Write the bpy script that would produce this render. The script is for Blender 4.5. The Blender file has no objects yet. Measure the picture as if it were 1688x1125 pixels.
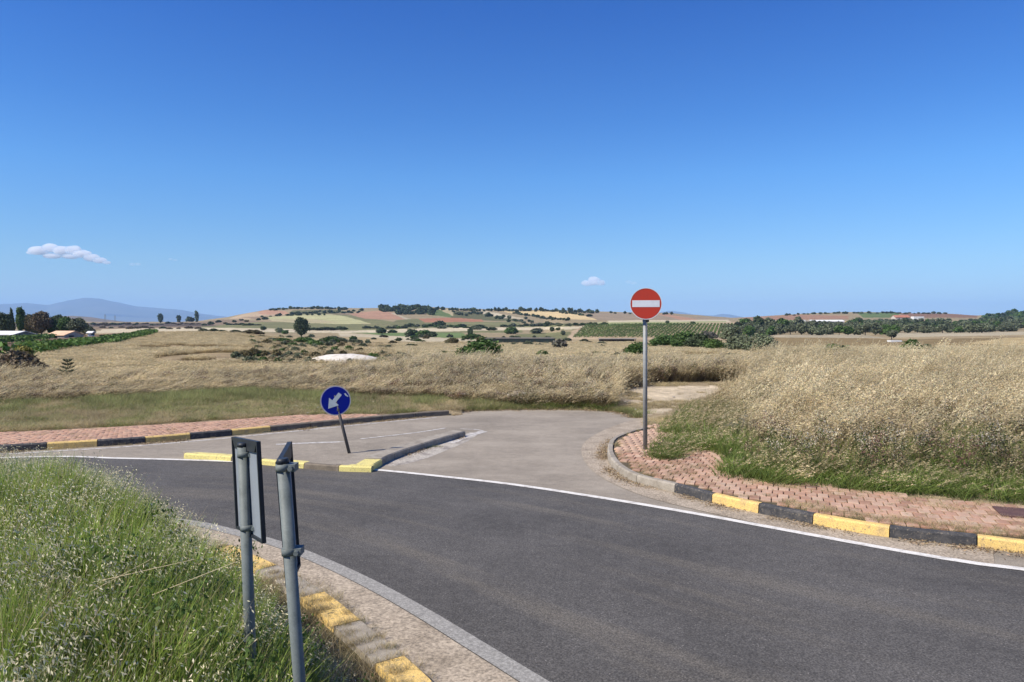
import bpy, bmesh, math, random
import numpy as np
from mathutils import Vector, Matrix
random.seed(7); RNG = np.random.default_rng(11)
S = bpy.context.scene
COL = S.collection
rad = math.radians

# ------------------------------------------------------------------ camera, sky, sun, exposure
F = 1219.0; CX = 844.0; CY = 562.5; H = 2.6; HOR = 530.0
TILT = math.atan((CY - HOR) / F)
cam_data = bpy.data.cameras.new('camera'); cam = bpy.data.objects.new('camera', cam_data); COL.objects.link(cam)
cam.location = (0, 0, H); cam.rotation_euler = (rad(90) - TILT, 0, 0)
cam_data.sensor_width = 36; cam_data.lens = 36 * F / 1688.0
cam_data.clip_start = 0.05; cam_data.clip_end = 60000
S.camera = cam
SUN_TO = Vector((-0.90, -0.43, 0.0)).normalized() * math.cos(rad(46)); SUN_TO.z = math.sin(rad(46))
world = bpy.data.worlds.new('World'); S.world = world; world.use_nodes = True
wn = world.node_tree; wn.nodes.clear()
sky = wn.nodes.new('ShaderNodeTexSky'); sky.sky_type = 'NISHITA'; sky.sun_disc = False
sky.sun_elevation = rad(46); sky.sun_rotation = math.atan2(SUN_TO.x, SUN_TO.y)
sky.altitude = 60; sky.air_density = 1.0; sky.dust_density = 0.25; sky.ozone_density = 3.0
bg = wn.nodes.new('ShaderNodeBackground'); bg.inputs['Strength'].default_value = 0.1265
out = wn.nodes.new('ShaderNodeOutputWorld')
# the clear deep blue of this sky: the physical sky multiplied by a tint that depends on height above the horizon only
gtc = wn.nodes.new('ShaderNodeTexCoord'); gsx = wn.nodes.new('ShaderNodeSeparateXYZ'); wn.links.new(gtc.outputs['Generated'], gsx.inputs[0])
gr = wn.nodes.new('ShaderNodeValToRGB'); ge = gr.color_ramp.elements
TINT = [(0.0, (.46,.67,1.05)), (.0344, (.43,.60,.86)), (.0734, (.42,.61,.82)), (.1215, (.36,.60,.855)), (.187, (.285,.588,.92)), (.259, (.195,.50,.90)), (.382, (.105,.385,.87)), (.60, (.09,.36,.87)), (1.0, (.09,.35,.87))]
while len(ge) < len(TINT): ge.new(.5)
for e_, (p_, c_) in zip(ge, TINT): e_.position = p_; e_.color = (c_[0]/1.1, c_[1]/1.1, c_[2]/1.1, 1)
wn.links.new(gsx.outputs['Z'], gr.inputs['Fac'])
com = wn.nodes.new('ShaderNodeMix'); com.data_type = 'RGBA'; com.blend_type = 'MULTIPLY'; com.inputs['Factor'].default_value = 1.0
wn.links.new(sky.outputs[0], com.inputs['A']); wn.links.new(gr.outputs[0], com.inputs['B'])
wn.links.new(com.outputs['Result'], bg.inputs['Color']); wn.links.new(bg.outputs[0], out.inputs['Surface'])
sd = bpy.data.lights.new('sun', 'SUN'); sd.energy = 4.6; sd.angle = rad(0.53); sd.color = (1.0, 0.93, 0.81)
sun = bpy.data.objects.new('sun', sd); COL.objects.link(sun)
sun.rotation_euler = SUN_TO.to_track_quat('Z', 'Y').to_euler(); sun.location = (-60, -30, 80)
S.view_settings.view_transform = 'Standard'; S.view_settings.look = 'None'
S.view_settings.gamma = 1; S.view_settings.use_curve_mapping = False
S.view_settings.exposure = 0.55
cy = S.cycles
cy.use_denoising = True
try: cy.denoiser = 'OPENIMAGEDENOISE'; cy.denoising_input_passes = 'RGB_ALBEDO_NORMAL'; cy.denoising_prefilter = 'ACCURATE'
except Exception: pass
cy.max_bounces = 6; cy.diffuse_bounces = 3; cy.glossy_bounces = 2; cy.transmission_bounces = 4
cy.transparent_max_bounces = 8; cy.volume_bounces = 5
cy.use_adaptive_sampling = False

# ------------------------------------------------------------------ projection helpers (design aids: photo pixel <-> place)
ct, st = math.cos(TILT), math.sin(TILT)
def unp(px, py, z=0.0):
    a = (px - CX) / F; b = -(py - CY) / F
    d = Vector((a, ct + b * st, -st + b * ct)); k = (z - H) / d.z
    return (d.x * k, d.y * k)
def proj(x, y, z):
    x = np.asarray(x, float); y = np.asarray(y, float); z = np.asarray(z, float) - H
    f = y * ct - z * st; u = y * st + z * ct
    f = np.where(f < 0.05, 0.05, f)
    return CX + F * x / f, CY - F * u / f
def at(px, py, D):                       # point on the ray at forward distance D
    return ((px - CX) / F * D, D, H - (py - HOR) / F * D)

def catmull(pts, step):
    P = [np.array(p, float) for p in pts]
    P = [2 * P[0] - P[1]] + P + [2 * P[-1] - P[-2]]
    outp = []
    for i in range(1, len(P) - 2):
        for t in np.linspace(0, 1, 24, endpoint=False):
            a, b, c, d = P[i-1], P[i], P[i+1], P[i+2]
            outp.append(0.5 * ((2*b) + (-a+c)*t + (2*a-5*b+4*c-d)*t*t + (-a+3*b-3*c+d)*t**3))
    outp.append(P[-2]); Q = np.array(outp)
    L = np.concatenate([[0], np.cumsum(np.linalg.norm(np.diff(Q, axis=0), axis=1))])
    n = max(2, int(round(L[-1] / step)) + 1); s = np.linspace(0, L[-1], n)
    return np.stack([np.interp(s, L, Q[:, k]) for k in range(2)], 1)
def offset(path, d):                     # positive = to the left of the direction of travel
    t = np.gradient(path, axis=0); t /= np.linalg.norm(t, axis=1)[:, None] + 1e-9
    return path + np.stack([-t[:, 1], t[:, 0]], 1) * d
def in_poly(x, y, poly):
    x = np.asarray(x); y = np.asarray(y); r = np.zeros(x.shape, bool)
    P = list(poly); j = len(P) - 1
    for i in range(len(P)):
        xi, yi = P[i][0], P[i][1]; xj, yj = P[j][0], P[j][1]
        c = ((yi > y) != (yj > y)) & (x < (xj - xi) * (y - yi) / ((yj - yi) + 1e-12) + xi)
        r ^= c; j = i
    return r
def dist_path(x, y, path):
    d = np.full(np.shape(x), 1e9)
    for i in range(len(path) - 1):
        ax, ay = path[i]; bx, by = path[i+1]; vx, vy = bx-ax, by-ay
        t = np.clip(((x-ax)*vx + (y-ay)*vy) / (vx*vx + vy*vy + 1e-12), 0, 1)
        d = np.minimum(d, np.hypot(x-ax-t*vx, y-ay-t*vy))
    return d
def sstep(a, b, x):
    t = np.clip((np.asarray(x, float) - a) / (b - a), 0, 1); return t*t*(3-2*t)
_LAT = RNG.random((256, 256))
def vnoise(x, y):
    x = np.asarray(x, float); y = np.asarray(y, float)
    xi = np.floor(x).astype(int); yi = np.floor(y).astype(int); fx = x - xi; fy = y - yi
    fx = fx*fx*(3-2*fx); fy = fy*fy*(3-2*fy)
    g = lambda a, b: _LAT[a % 256, b % 256]
    return (g(xi, yi)*(1-fx) + g(xi+1, yi)*fx)*(1-fy) + (g(xi, yi+1)*(1-fx) + g(xi+1, yi+1)*fx)*fy
def fbm(x, y, o=4):
    s = 0; a = 0.5; t = 0
    for k in range(o):
        s = s + a*vnoise(x*2**k + 17.3*k, y*2**k + 5.1*k); t += a; a *= 0.5
    return s / t

# ------------------------------------------------------------------ object helpers
def mesh_obj(name, verts, faces, mat, parent=None, cols=None, smooth=False, uvs=None):
    me = bpy.data.meshes.new(name)
    verts = np.asarray(verts, np.float32)
    if isinstance(faces, np.ndarray):
        n, k = faces.shape
        me.vertices.add(len(verts)); me.vertices.foreach_set('co', verts.ravel())
        me.loops.add(n*k); me.loops.foreach_set('vertex_index', faces.ravel().astype(np.int32))
        me.polygons.add(n); me.polygons.foreach_set('loop_start', np.arange(0, n*k, k, dtype=np.int32))
        me.update(calc_edges=True)
    else:
        me.from_pydata([tuple(map(float, v)) for v in verts], [], faces); me.update()
    if cols is not None:
        ca = me.color_attributes.new('Col', 'FLOAT_COLOR', 'POINT')
        c = np.ones((len(verts), 4), np.float32); c[:, :3] = cols; ca.data.foreach_set('color', c.ravel())
    if uvs is not None:
        uv = me.uv_layers.new(name='UVMap'); vi = np.zeros(len(me.loops), np.int32)
        me.loops.foreach_get('vertex_index', vi)
        uv.data.foreach_set('uv', np.asarray(uvs, np.float32)[vi].ravel())
    if smooth: me.polygons.foreach_set('use_smooth', np.ones(len(me.polygons), bool))
    for m in (mat if isinstance(mat, (list, tuple)) else [mat]): me.materials.append(m)
    o = bpy.data.objects.new(name, me); COL.objects.link(o)
    if parent is not None: o.parent = parent
    return o
def obj_of(name, me, parent=None):
    o = bpy.data.objects.new(name, me); COL.objects.link(o)
    if parent is not None: o.parent = parent
    return o
def empty(name, loc=(0, 0, 0), rz=0.0):
    o = bpy.data.objects.new(name, None); COL.objects.link(o); o.location = loc; o.rotation_euler = (0, 0, rz)
    o.empty_display_size = 0.2; return o
def tag(o, label, cat, group=None, kind=None):
    o['label'] = label; o['category'] = cat
    if group: o['group'] = group
    if kind: o['kind'] = kind
    return o
def structure(o, label=None):
    o['kind'] = 'structure'
    if label: o['label'] = label
    return o
def stuff(o, label=None, cat=None):
    o['kind'] = 'stuff'
    if label: o['label'] = label; o['category'] = cat
    return o
class MB:
    def __init__(s): s.v = []; s.f = []
    def add(s, v, f):
        b = len(s.v); s.v += [tuple(map(float, q)) for q in v]; s.f += [tuple(b+i for i in q) for q in f]
    def box(s, c, d, rot=None):
        hx, hy, hz = d[0]/2, d[1]/2, d[2]/2
        vs = [Vector((x*hx, y*hy, z*hz)) for x in (-1, 1) for y in (-1, 1) for z in (-1, 1)]
        if rot: vs = [rot @ q for q in vs]
        s.add([(q.x+c[0], q.y+c[1], q.z+c[2]) for q in vs],
              [(0,1,3,2),(4,6,7,5),(0,4,5,1),(2,3,7,6),(0,2,6,4),(1,5,7,3)])
    def tube(s, p, q, r0, r1=None, n=12, caps=True):
        r1 = r0 if r1 is None else r1; p = Vector(p); q = Vector(q); d = (q-p).normalized()
        a = d.cross(Vector((0, 0, 1))) if abs(d.z) < .99 else d.cross(Vector((1, 0, 0))); a.normalize(); b = d.cross(a)
        V = []
        for P, r in ((p, r0), (q, r1)):
            for k in range(n):
                t = 2*math.pi*k/n; V.append(P + a*math.cos(t)*r + b*math.sin(t)*r)
        Fc = [(k, (k+1) % n, n+(k+1) % n, n+k) for k in range(n)]
        if caps: Fc += [tuple(range(n-1, -1, -1)), tuple(range(n, 2*n))]
        s.add(V, Fc)
    def build(s, name, mat, parent=None, smooth=False):
        o = mesh_obj(name, s.v, s.f, mat, parent)
        if smooth:
            o.data.polygons.foreach_set('use_smooth', [len(p.vertices) == 4 for p in o.data.polygons])
        return o

# ------------------------------------------------------------------ materials
def newmat(name):
    m = bpy.data.materials.new(name); m.use_nodes = True; nt = m.node_tree
    b = nt.nodes['Principled BSDF']; return m, nt, b
def N(nt, t, **kw):
    n = nt.nodes.new(t)
    for k, v in kw.items(): setattr(n, k, v)
    return n
def noise(nt, scale, detail=4, rough=.6, vec=None, stretch=None, coord='Object'):
    n = N(nt, 'ShaderNodeTexNoise'); n.inputs['Scale'].default_value = scale
    n.inputs['Detail'].default_value = detail; n.inputs['Roughness'].default_value = rough
    if vec is None:
        tc = N(nt, 'ShaderNodeTexCoord'); vec = tc.outputs[coord]
    if stretch:
        mp = N(nt, 'ShaderNodeMapping'); mp.inputs['Scale'].default_value = stretch
        nt.links.new(vec, mp.inputs['Vector']); vec = mp.outputs[0]
    nt.links.new(vec, n.inputs['Vector']); return n
def ramp(nt, src, stops):
    r = N(nt, 'ShaderNodeValToRGB'); e = r.color_ramp.elements
    while len(e) < len(stops): e.new(0.5)
    for q, (p, c) in zip(e, stops): q.position = p; q.color = (c[0], c[1], c[2], 1) if hasattr(c, '__len__') else (c, c, c, 1)
    nt.links.new(src, r.inputs['Fac']); return r
def mix(nt, a, b, fac, mode='MIX'):
    m = N(nt, 'ShaderNodeMix', data_type='RGBA', blend_type=mode)
    for sock, v in ((m.inputs['A'], a), (m.inputs['B'], b), (m.inputs['Factor'], fac)):
        if isinstance(v, bpy.types.NodeSocket): nt.links.new(v, sock)
        elif hasattr(v, '__len__'): sock.default_value = (v[0], v[1], v[2], 1)
        else: sock.default_value = v
    return m.outputs['Result']
def bump(nt, b, h, strength=.3, dist=.02):
    bp = N(nt, 'ShaderNodeBump'); bp.inputs['Strength'].default_value = strength; bp.inputs['Distance'].default_value = dist
    nt.links.new(h, bp.inputs['Height']); nt.links.new(bp.outputs[0], b.inputs['Normal'])

def worn(name, base, dirt, scale=6, lo=.45, hi=.65, fine=60, rough=.85, bstr=.3, metallic=0.0, tint=.25):
    m, nt, b = newmat(name)
    tc = N(nt, 'ShaderNodeTexCoord'); v = tc.outputs['Object']
    a = noise(nt, scale, 6, .65, v); f = noise(nt, fine, 3, .6, v)
    r = ramp(nt, a.outputs['Fac'], [(lo, 0.0), (hi, 1.0)])
    c = mix(nt, base, dirt, r.outputs['Color'])
    fr = ramp(nt, f.outputs['Fac'], [(.3, 1-tint), (.7, 1+tint)])
    c = mix(nt, c, fr.outputs['Color'], 1.0, 'MULTIPLY')
    if name.endswith('_paint') and 'white' not in name and 'road' not in name:
        ch = noise(nt, 26, 8, .75, v); cr_ = ramp(nt, ch.outputs['Fac'], [(.57, 0.0), (.61, .85)])
        c = mix(nt, c, (.20,.17,.13), cr_.outputs['Color'])
    nt.links.new(c, b.inputs['Base Color']); b.inputs['Roughness'].default_value = rough
    b.inputs['Metallic'].default_value = metallic; b.inputs['Specular IOR Level'].default_value = .12 if name.startswith('sign_') else .3
    if bstr: bump(nt, b, f.outputs['Fac'], bstr, .004)
    return m
def vcol_mat(name, transl=.35, rough=.7, rnd=.25, spec=.25, noise_amt=None):
    m, nt, b = newmat(name)
    at_ = N(nt, 'ShaderNodeAttribute', attribute_name='Col')
    oi = N(nt, 'ShaderNodeObjectInfo')
    r = ramp(nt, oi.outputs['Random'], [(0, 1-rnd), (1, 1+rnd)])
    c = mix(nt, at_.outputs['Color'], r.outputs['Color'], 1.0, 'MULTIPLY')
    if noise_amt:
        g = N(nt, 'ShaderNodeNewGeometry')
        for sc_, am in noise_amt:
            n = noise(nt, sc_, 3, .6, g.outputs['Position'])
            rr = ramp(nt, n.outputs['Fac'], [(.3, 1-am), (.7, 1+am)])
            c = mix(nt, c, rr.outputs['Color'], 1.0, 'MULTIPLY')
    nt.links.new(c, b.inputs['Base Color']); b.inputs['Roughness'].default_value = rough
    b.inputs['Specular IOR Level'].default_value = spec
    if transl:
        tr = N(nt, 'ShaderNodeBsdfTranslucent'); nt.links.new(c, tr.inputs['Color'])
        ms = N(nt, 'ShaderNodeMixShader'); ms.inputs[0].default_value = transl
        o = nt.nodes['Material Output']
        nt.links.new(b.outputs[0], ms.inputs[1]); nt.links.new(tr.outputs[0], ms.inputs[2]); nt.links.new(ms.outputs[0], o.inputs['Surface'])
    return m

def asphalt(name, base, fleck, streak_uv=False, speck=.28, patch=.25, dust=(.26,.22,.17), dust_amt=.5):
    m, nt, b = newmat(name)
    tc = N(nt, 'ShaderNodeTexCoord'); v = tc.outputs['Object']
    fine = noise(nt, 62, 4, .8, v)
    med = noise(nt, 7, 4, .7, v); medr = ramp(nt, med.outputs['Fac'], [(.3, .86), (.7, 1.14)])
    spk = ramp(nt, fine.outputs['Fac'], [(.38, 1-speck), (.5, 1.0), (.62, 1+speck*1.3)])
    big = noise(nt, .45, 5, .6, v)
    pt = ramp(nt, big.outputs['Fac'], [(.3, 1-patch), (.7, 1+patch)])
    c = mix(nt, base, pt.outputs['Color'], 1.0, 'MULTIPLY')
    c = mix(nt, c, medr.outputs['Color'], 1.0, 'MULTIPLY')
    if streak_uv:
        s1 = noise(nt, 1.0, 5, .62, tc.outputs['UV'], (.14, 1.5, 1))
        sr = ramp(nt, s1.outputs['Fac'], [(.50, 0.0), (.74, 1.0)])
        k = N(nt, 'ShaderNodeMath', operation='MULTIPLY'); k.inputs[1].default_value = dust_amt
        nt.links.new(sr.outputs['Color'], k.inputs[0]); c = mix(nt, c, dust, k.outputs[0])
        s2 = noise(nt, 1.0, 3, .6, tc.outputs['UV'], (.25, 6, 1))
        s2r = ramp(nt, s2.outputs['Fac'], [(.3, .95), (.7, 1.05)])
        c = mix(nt, c, s2r.outputs['Color'], 1.0, 'MULTIPLY')
    else:
        s1 = noise(nt, 1.0, 8, .7, v, (.6, 1.0, 1))
        sr = ramp(nt, s1.outputs['Fac'], [(.46, 0.0), (.72, 1.0)])
        k = N(nt, 'ShaderNodeMath', operation='MULTIPLY'); k.inputs[1].default_value = dust_amt
        nt.links.new(sr.outputs['Color'], k.inputs[0]); c = mix(nt, c, dust, k.outputs[0])
    vor = N(nt, 'ShaderNodeTexVoronoi'); vor.inputs['Scale'].default_value = 38; nt.links.new(v, vor.inputs['Vector'])
    vr = ramp(nt, vor.outputs['Distance'], [(.12, 1.0), (.2, 0.0)])
    n2 = noise(nt, 9, 2, .5, v); n2r = ramp(nt, n2.outputs['Fac'], [(.5, 0.0), (.6, .8)])
    fl = N(nt, 'ShaderNodeMath', operation='MULTIPLY'); nt.links.new(vr.outputs['Color'], fl.inputs[0]); nt.links.new(n2r.outputs['Color'], fl.inputs[1])
    c = mix(nt, c, fleck, fl.outputs[0])
    c = mix(nt, c, spk.outputs['Color'], 1.0, 'MULTIPLY')
    nt.links.new(c, b.inputs['Base Color']); b.inputs['Roughness'].default_value = .88
    b.inputs['Specular IOR Level'].default_value = .3
    bump(nt, b, fine.outputs['Fac'], .55, .006)
    return m

M = {}
M['ring'] = asphalt('ring_asphalt', (.083,.077,.069), (.27,.25,.22), True, speck=.5, dust=(.15,.13,.10), dust_amt=.65)
M['branch'] = asphalt('old_asphalt', (.252,.215,.165), (.38,.33,.27), False, speck=.28, patch=.16, dust=(.37,.32,.25), dust_amt=.75)
M['concrete'] = worn('weathered_concrete', (.36,.325,.27), (.24,.21,.17), 4, .4, .7, 70)
M['apron'] = worn('gutter_concrete', (.37,.305,.225), (.235,.19,.135), 2.2, .42, .72, 38, tint=.5)
M['kerb_y'] = worn('yellow_paint', (.68,.47,.16), (.42,.30,.15), 7, .48, .75, 90, tint=.3)
M['kerb_ylemon'] = worn('lemon_yellow_paint', (.64,.55,.20), (.36,.31,.18), 7, .55, .8, 90)
M['kerb_k'] = worn('black_paint', (.045,.045,.047), (.12,.11,.10), 8, .45, .75, 90)
M['kerb_c'] = worn('bare_kerb_concrete', (.34,.30,.24), (.20,.17,.13), 5, .4, .7, 80)
M['kerb_old'] = worn('grimy_kerb_concrete', (.20,.165,.12), (.11,.09,.07), 5, .4, .7, 80)  # bare kerb concrete in a darker brown tone
M['white'] = worn('road_paint', (.66,.63,.57), (.36,.33,.29), 6, .50, .72, 70, tint=.2)
M['white_old'] = worn('faded_road_paint', (.34,.325,.29), (.20,.19,.17), 40, .38, .62, 80, tint=.5)
M['paint_thin'] = worn('worn_white_paint', (.55,.52,.47), (.28,.25,.22), 9, .42, .62, 110)
M['sand'] = worn('joint_sand', (.13,.095,.055), (.06,.055,.03), 3, .4, .7, 60)
M['dirt'] = worn('pale_dirt', (.40,.33,.25), (.22,.17,.11), 1.6, .42, .68, 22, tint=.4)
M['galv'] = worn('galvanised_steel', (.15,.168,.158), (.09,.105,.097), 14, .45, .75, 160, rough=.6, bstr=.05, metallic=.0, tint=.1)
M['galv_light'] = worn('aluminium_back', (.24,.265,.29), (.19,.21,.235), 9, .45, .75, 160, rough=.5, bstr=.03, metallic=.0, tint=.08)
M['flange'] = worn('dark_plate_edge', (.018,.022,.028), (.035,.038,.042), 12, .45, .75, 160, rough=.5, bstr=0, tint=.1)
M['steelpole'] = worn('grey_pole', (.28,.285,.27), (.19,.185,.17), 9, .45, .75, 120, rough=.6, bstr=.05, metallic=.2, tint=.12)
M['darkpole'] = worn('dark_grey_pole', (.085,.08,.075), (.09,.07,.055), 9, .5, .75, 120, rough=.7, bstr=.1, tint=.2)
M['red'] = worn('sign_red', (.43,.045,.028), (.35,.05,.035), 5, .45, .8, 200, rough=.6, bstr=0, tint=.05)
M['signwhite'] = worn('sign_white', (.62,.64,.66), (.50,.52,.54), 6, .45, .8, 200, rough=.45, bstr=0, tint=.04)
M['signgrey'] = worn('sign_rim', (.42,.40,.42), (.30,.28,.3), 9, .45, .8, 200, rough=.5, bstr=0, tint=.05)
M['blue'] = worn('sign_blue', (.002,.010,.20), (.003,.012,.16), 5, .5, .8, 200, rough=.7, bstr=0, tint=.05)
M['arrow'] = worn('sign_arrow', (.48,.52,.52), (.38,.42,.42), 8, .45, .8, 200, rough=.45, bstr=0, tint=.05)
M['cover'] = worn('rusty_cover', (.10,.055,.05), (.16,.09,.07), 9, .45, .75, 100)
def paver_mat():
    m, nt, b = newmat('clay_paver')
    oi = N(nt, 'ShaderNodeObjectInfo'); g = N(nt, 'ShaderNodeNewGeometry')
    r = ramp(nt, oi.outputs['Random'], [(0, (.34,.185,.115)), (.5, (.45,.265,.175)), (1, (.52,.35,.24))])
    rp = N(nt, 'ShaderNodeTexWhiteNoise')
    n = noise(nt, 2.2, 4, .6, g.outputs['Position']); nr = ramp(nt, n.outputs['Fac'], [(.3, .75), (.7, 1.15)])
    n2 = noise(nt, 90, 3, .6, g.outputs['Position']); n2r = ramp(nt, n2.outputs['Fac'], [(.3, .8), (.7, 1.2)])
    n3 = noise(nt, 7, 4, .7, g.outputs['Position']); n3r = ramp(nt, n3.outputs['Fac'], [(.50, 0.), (.72, .75)])
    c = mix(nt, r.outputs['Color'], nr.outputs['Color'], 1., 'MULTIPLY')
    c = mix(nt, c, (.45,.36,.25), n3r.outputs['Color'])
    c = mix(nt, c, n2r.outputs['Color'], 1., 'MULTIPLY')
    nt.links.new(c, b.inputs['Base Color']); b.inputs['Roughness'].default_value = .9
    bump(nt, b, n2.outputs['Fac'], .3, .003); return m
M['paver'] = paver_mat()
M['leaf'] = vcol_mat('leaves', .25, .65, .18)
M['grass'] = vcol_mat('grass_blades', .40, .6, .22, .3, [(.55, .22), (2.3, .15)])
M['straw'] = vcol_mat('dry_straw', .35, .75, .22, .2, [(.30, .25), (1.3, .2)])
M['bark'] = worn('bark', (.10,.08,.06), (.06,.05,.04), 6, .4, .7, 40)
M['litter'] = vcol_mat('dead_litter', .1, .9, .1)

def terrain_mat():
    m, nt, b = newmat('field_soil')
    a = N(nt, 'ShaderNodeAttribute', attribute_name='Col')
    g = N(nt, 'ShaderNodeNewGeometry')
    c = a.outputs['Color']
    for sc_, lo, hi in ((.035, .82, 1.18), (.45, .72, 1.25), (3.0, .75, 1.22), (22, .7, 1.3)):
        n = noise(nt, sc_, 4, .65, g.outputs['Position'])
        r = ramp(nt, n.outputs['Fac'], [(.3, lo), (.7, hi)])
        c = mix(nt, c, r.outputs['Color'], 1., 'MULTIPLY')
    nt.links.new(c, b.inputs['Base Color']); b.inputs['Roughness'].default_value = .95
    b.inputs['Specular IOR Level'].default_value = .1
    n = noise(nt, 2.0, 6, .75, g.outputs['Position']); bump(nt, b, n.outputs['Fac'], .6, .25)
    return m
M['terrain'] = terrain_mat()

# ------------------------------------------------------------------ layout curves (world metres)
W = lambda lst, z=0.0: [unp(a, b, z) for a, b in lst]
outer_line = catmull([(-26, 6.5), (-17.5, 12.2)] + W([(0, 755.5), (200, 756.5), (380, 761.5), (500, 767.5), (620, 775.5), (720, 785.5), (844, 799.5), (1000, 823), (1150, 848.5), (1300, 876), (1450, 903.5), (1600, 929), (1688, 940)]) + [(7.4, 6.2), (9.9, 3.6), (11.6, -1.0), (12, -6)], .35)
inner_line = catmull([(-19.5, 4.8), (-14.5, 8.6), (-9.8, 10.35), (-6.6, 10.2)] + W([(290, 855), (400, 876), (480, 898), (560, 930), (640, 968), (720, 1012), (800, 1060), (880, 1108)]) + [(1.25, 3.95), (2.3, 2.2), (3.1, -.6), (3.2, -6)], .3)
inner_kerb = catmull([(-19, 3.4), (-14, 7.3), (-9.4, 9.4), (-6.2, 9.25)] + W([(325, 884), (400, 905), (465, 933), (545, 978), (608, 1028), (672, 1080), (722, 1125)], .12) + [(.1, 3.9), (1.1, 1.9), (1.7, -.8), (1.8, -6)], .2)
right_gut = catmull(W([(1060, 688), (1020, 700), (985, 715), (962, 732), (960, 752), (978, 777), (1015, 800), (1080, 824), (1200, 853), (1330, 880), (1460, 903), (1560, 920), (1640, 931)]), .25)
right_kerb = catmull(W([(1062, 704), (1035, 711), (1008, 722), (1001, 735), (1003, 750), (1018, 768), (1050, 784), (1113, 799), (1173, 815), (1248, 831), (1346, 850), (1462, 869), (1604, 884)], .13) + [(6.0, 8.05), (8.3, 6.8), (10.6, 4.4), (12.2, 1), (12.6, -6)], .15)
left_kerb = catmull([(-34, 8), (-22, 13.6)] + W([(-260, 744), (-100, 738.5), (0, 735), (78, 731), (158, 726.5), (236, 721.5), (310, 715.5), (385, 709), (480, 700), (560, 692.5), (640, 685), (700, 680), (762, 676)], .13), .15)
isl_front = catmull(W([(302, 746), (380, 751), (440, 757), (500, 762), (560, 766.5), (612, 768)], .12), .12)
isl_right = catmull(W([(612, 768), (626, 759), (648, 748), (680, 737), (725, 723), (768, 711)], .12), .12)
far_edge = W([(762, 677), (850, 674.5), (960, 674.5), (1030, 680), (1062, 689)])
# full paved area (road bed), counter-clockwise enough for point tests
road_poly = [tuple(p) for p in left_kerb] + far_edge + [tuple(p) for p in right_kerb] + [tuple(p) for p in inner_kerb[::-1]]
road_loop = np.array(road_poly + [road_poly[0]])
island_side = [tuple(p) for p in inner_kerb] + [(-3, -14), (-30, -8)]

# ------------------------------------------------------------------ terrain
Ds = np.array([45, 60, 100, 150, 200, 250, 300, 330, 400, 430, 550, 800, 1200.])
LFT = [599, 584, 567, 555, 548, 547, 548, 547, 544.5, 544, 541]
CEN = [599, 588, 577, 570, 565, 561, 558, 556.5, 552, 550.5, 545]
VIN = [599, 588, 577, 570, 565, 562, 559.5, 557.5, 542, 537, 534]
RGT = [599, 586.5, 574, 565.5, 559, 554.5, 551, 549.5, 545, 543.5, 538.5]
FLF = [599, 585, 570, 562, 557, 553, 550, 549, 546, 545, 541]
colx = np.array([-700, 0, 60, 250, 380, 520, 900, 930, 1230, 1300, 2400.])
coly = np.array([FLF, FLF, FLF, LFT, LFT, CEN, CEN, VIN, VIN, RGT, RGT])
rx = np.array([-700, 0, 150, 290, 330, 370, 400, 440, 480, 520, 600, 640, 680, 740, 800, 900, 960, 1050, 1100, 1150, 1205, 1240, 1290, 1340, 1420, 1500, 1560, 1610, 1640, 1690, 1760, 2400.])
ry = np.array([531, 531, 531, 531, 529, 524, 518, 511.5, 508.5, 507.5, 509, 508, 507, 508, 510, 512, 514, 516, 517, 520, 524.5, 523.5, 519.5, 516.5, 515.5, 516.5, 517, 520.5, 519.5, 514, 509, 513.])
def terr_far(px, D):
    sh = np.shape(px); px = np.clip(np.ravel(px), -700, 2400); D = np.ravel(D)
    px2 = px + 14*(fbm(np.log(np.maximum(D, 1))*5, px*.004)-.5)*2
    ridge = np.interp(px, rx, ry) + 1.4*(fbm(px*.03, px*0+3.3)-.5)
    tab = np.zeros((len(px), len(Ds)))
    for k in range(11): tab[:, k] = np.interp(px2, colx, coly[:, k])
    y4 = tab[:, 9]; tab[:, 10] = np.minimum(tab[:, 10], y4 + (ridge-y4)*.25); tab[:, 11] = y4 + (ridge-y4)*.62; tab[:, 12] = ridge
    z = H - (tab - HOR)/F*Ds
    L = np.log(Ds); l = np.log(np.clip(D, 45, 1200)); i = np.clip(np.searchsorted(L, l) - 1, 0, len(L)-2)
    t = (l - L[i])/(L[i+1]-L[i]); ar = np.arange(len(px))
    s = np.zeros_like(z); s[:, 1:-1] = (z[:, 2:]-z[:, :-2])/(L[2:]-L[:-2]); s[:, 0] = 0; s[:, -1] = 0
    h = L[i+1]-L[i]; z0 = z[ar, i]; z1 = z[ar, i+1]; m0 = s[ar, i]*h; m1 = s[ar, i+1]*h
    r = (2*t**3-3*t**2+1)*z0 + (t**3-2*t**2+t)*m0 + (-2*t**3+3*t**2)*z1 + (t**3-t**2)*m1
    r = r + (-10 - r)*sstep(1200, 2700, D)
    r += (fbm(px*.02, l*9)-.5)*np.interp(D, [60, 300, 1200], [.10, .5, 2.0])
    return r.reshape(sh)
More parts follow.
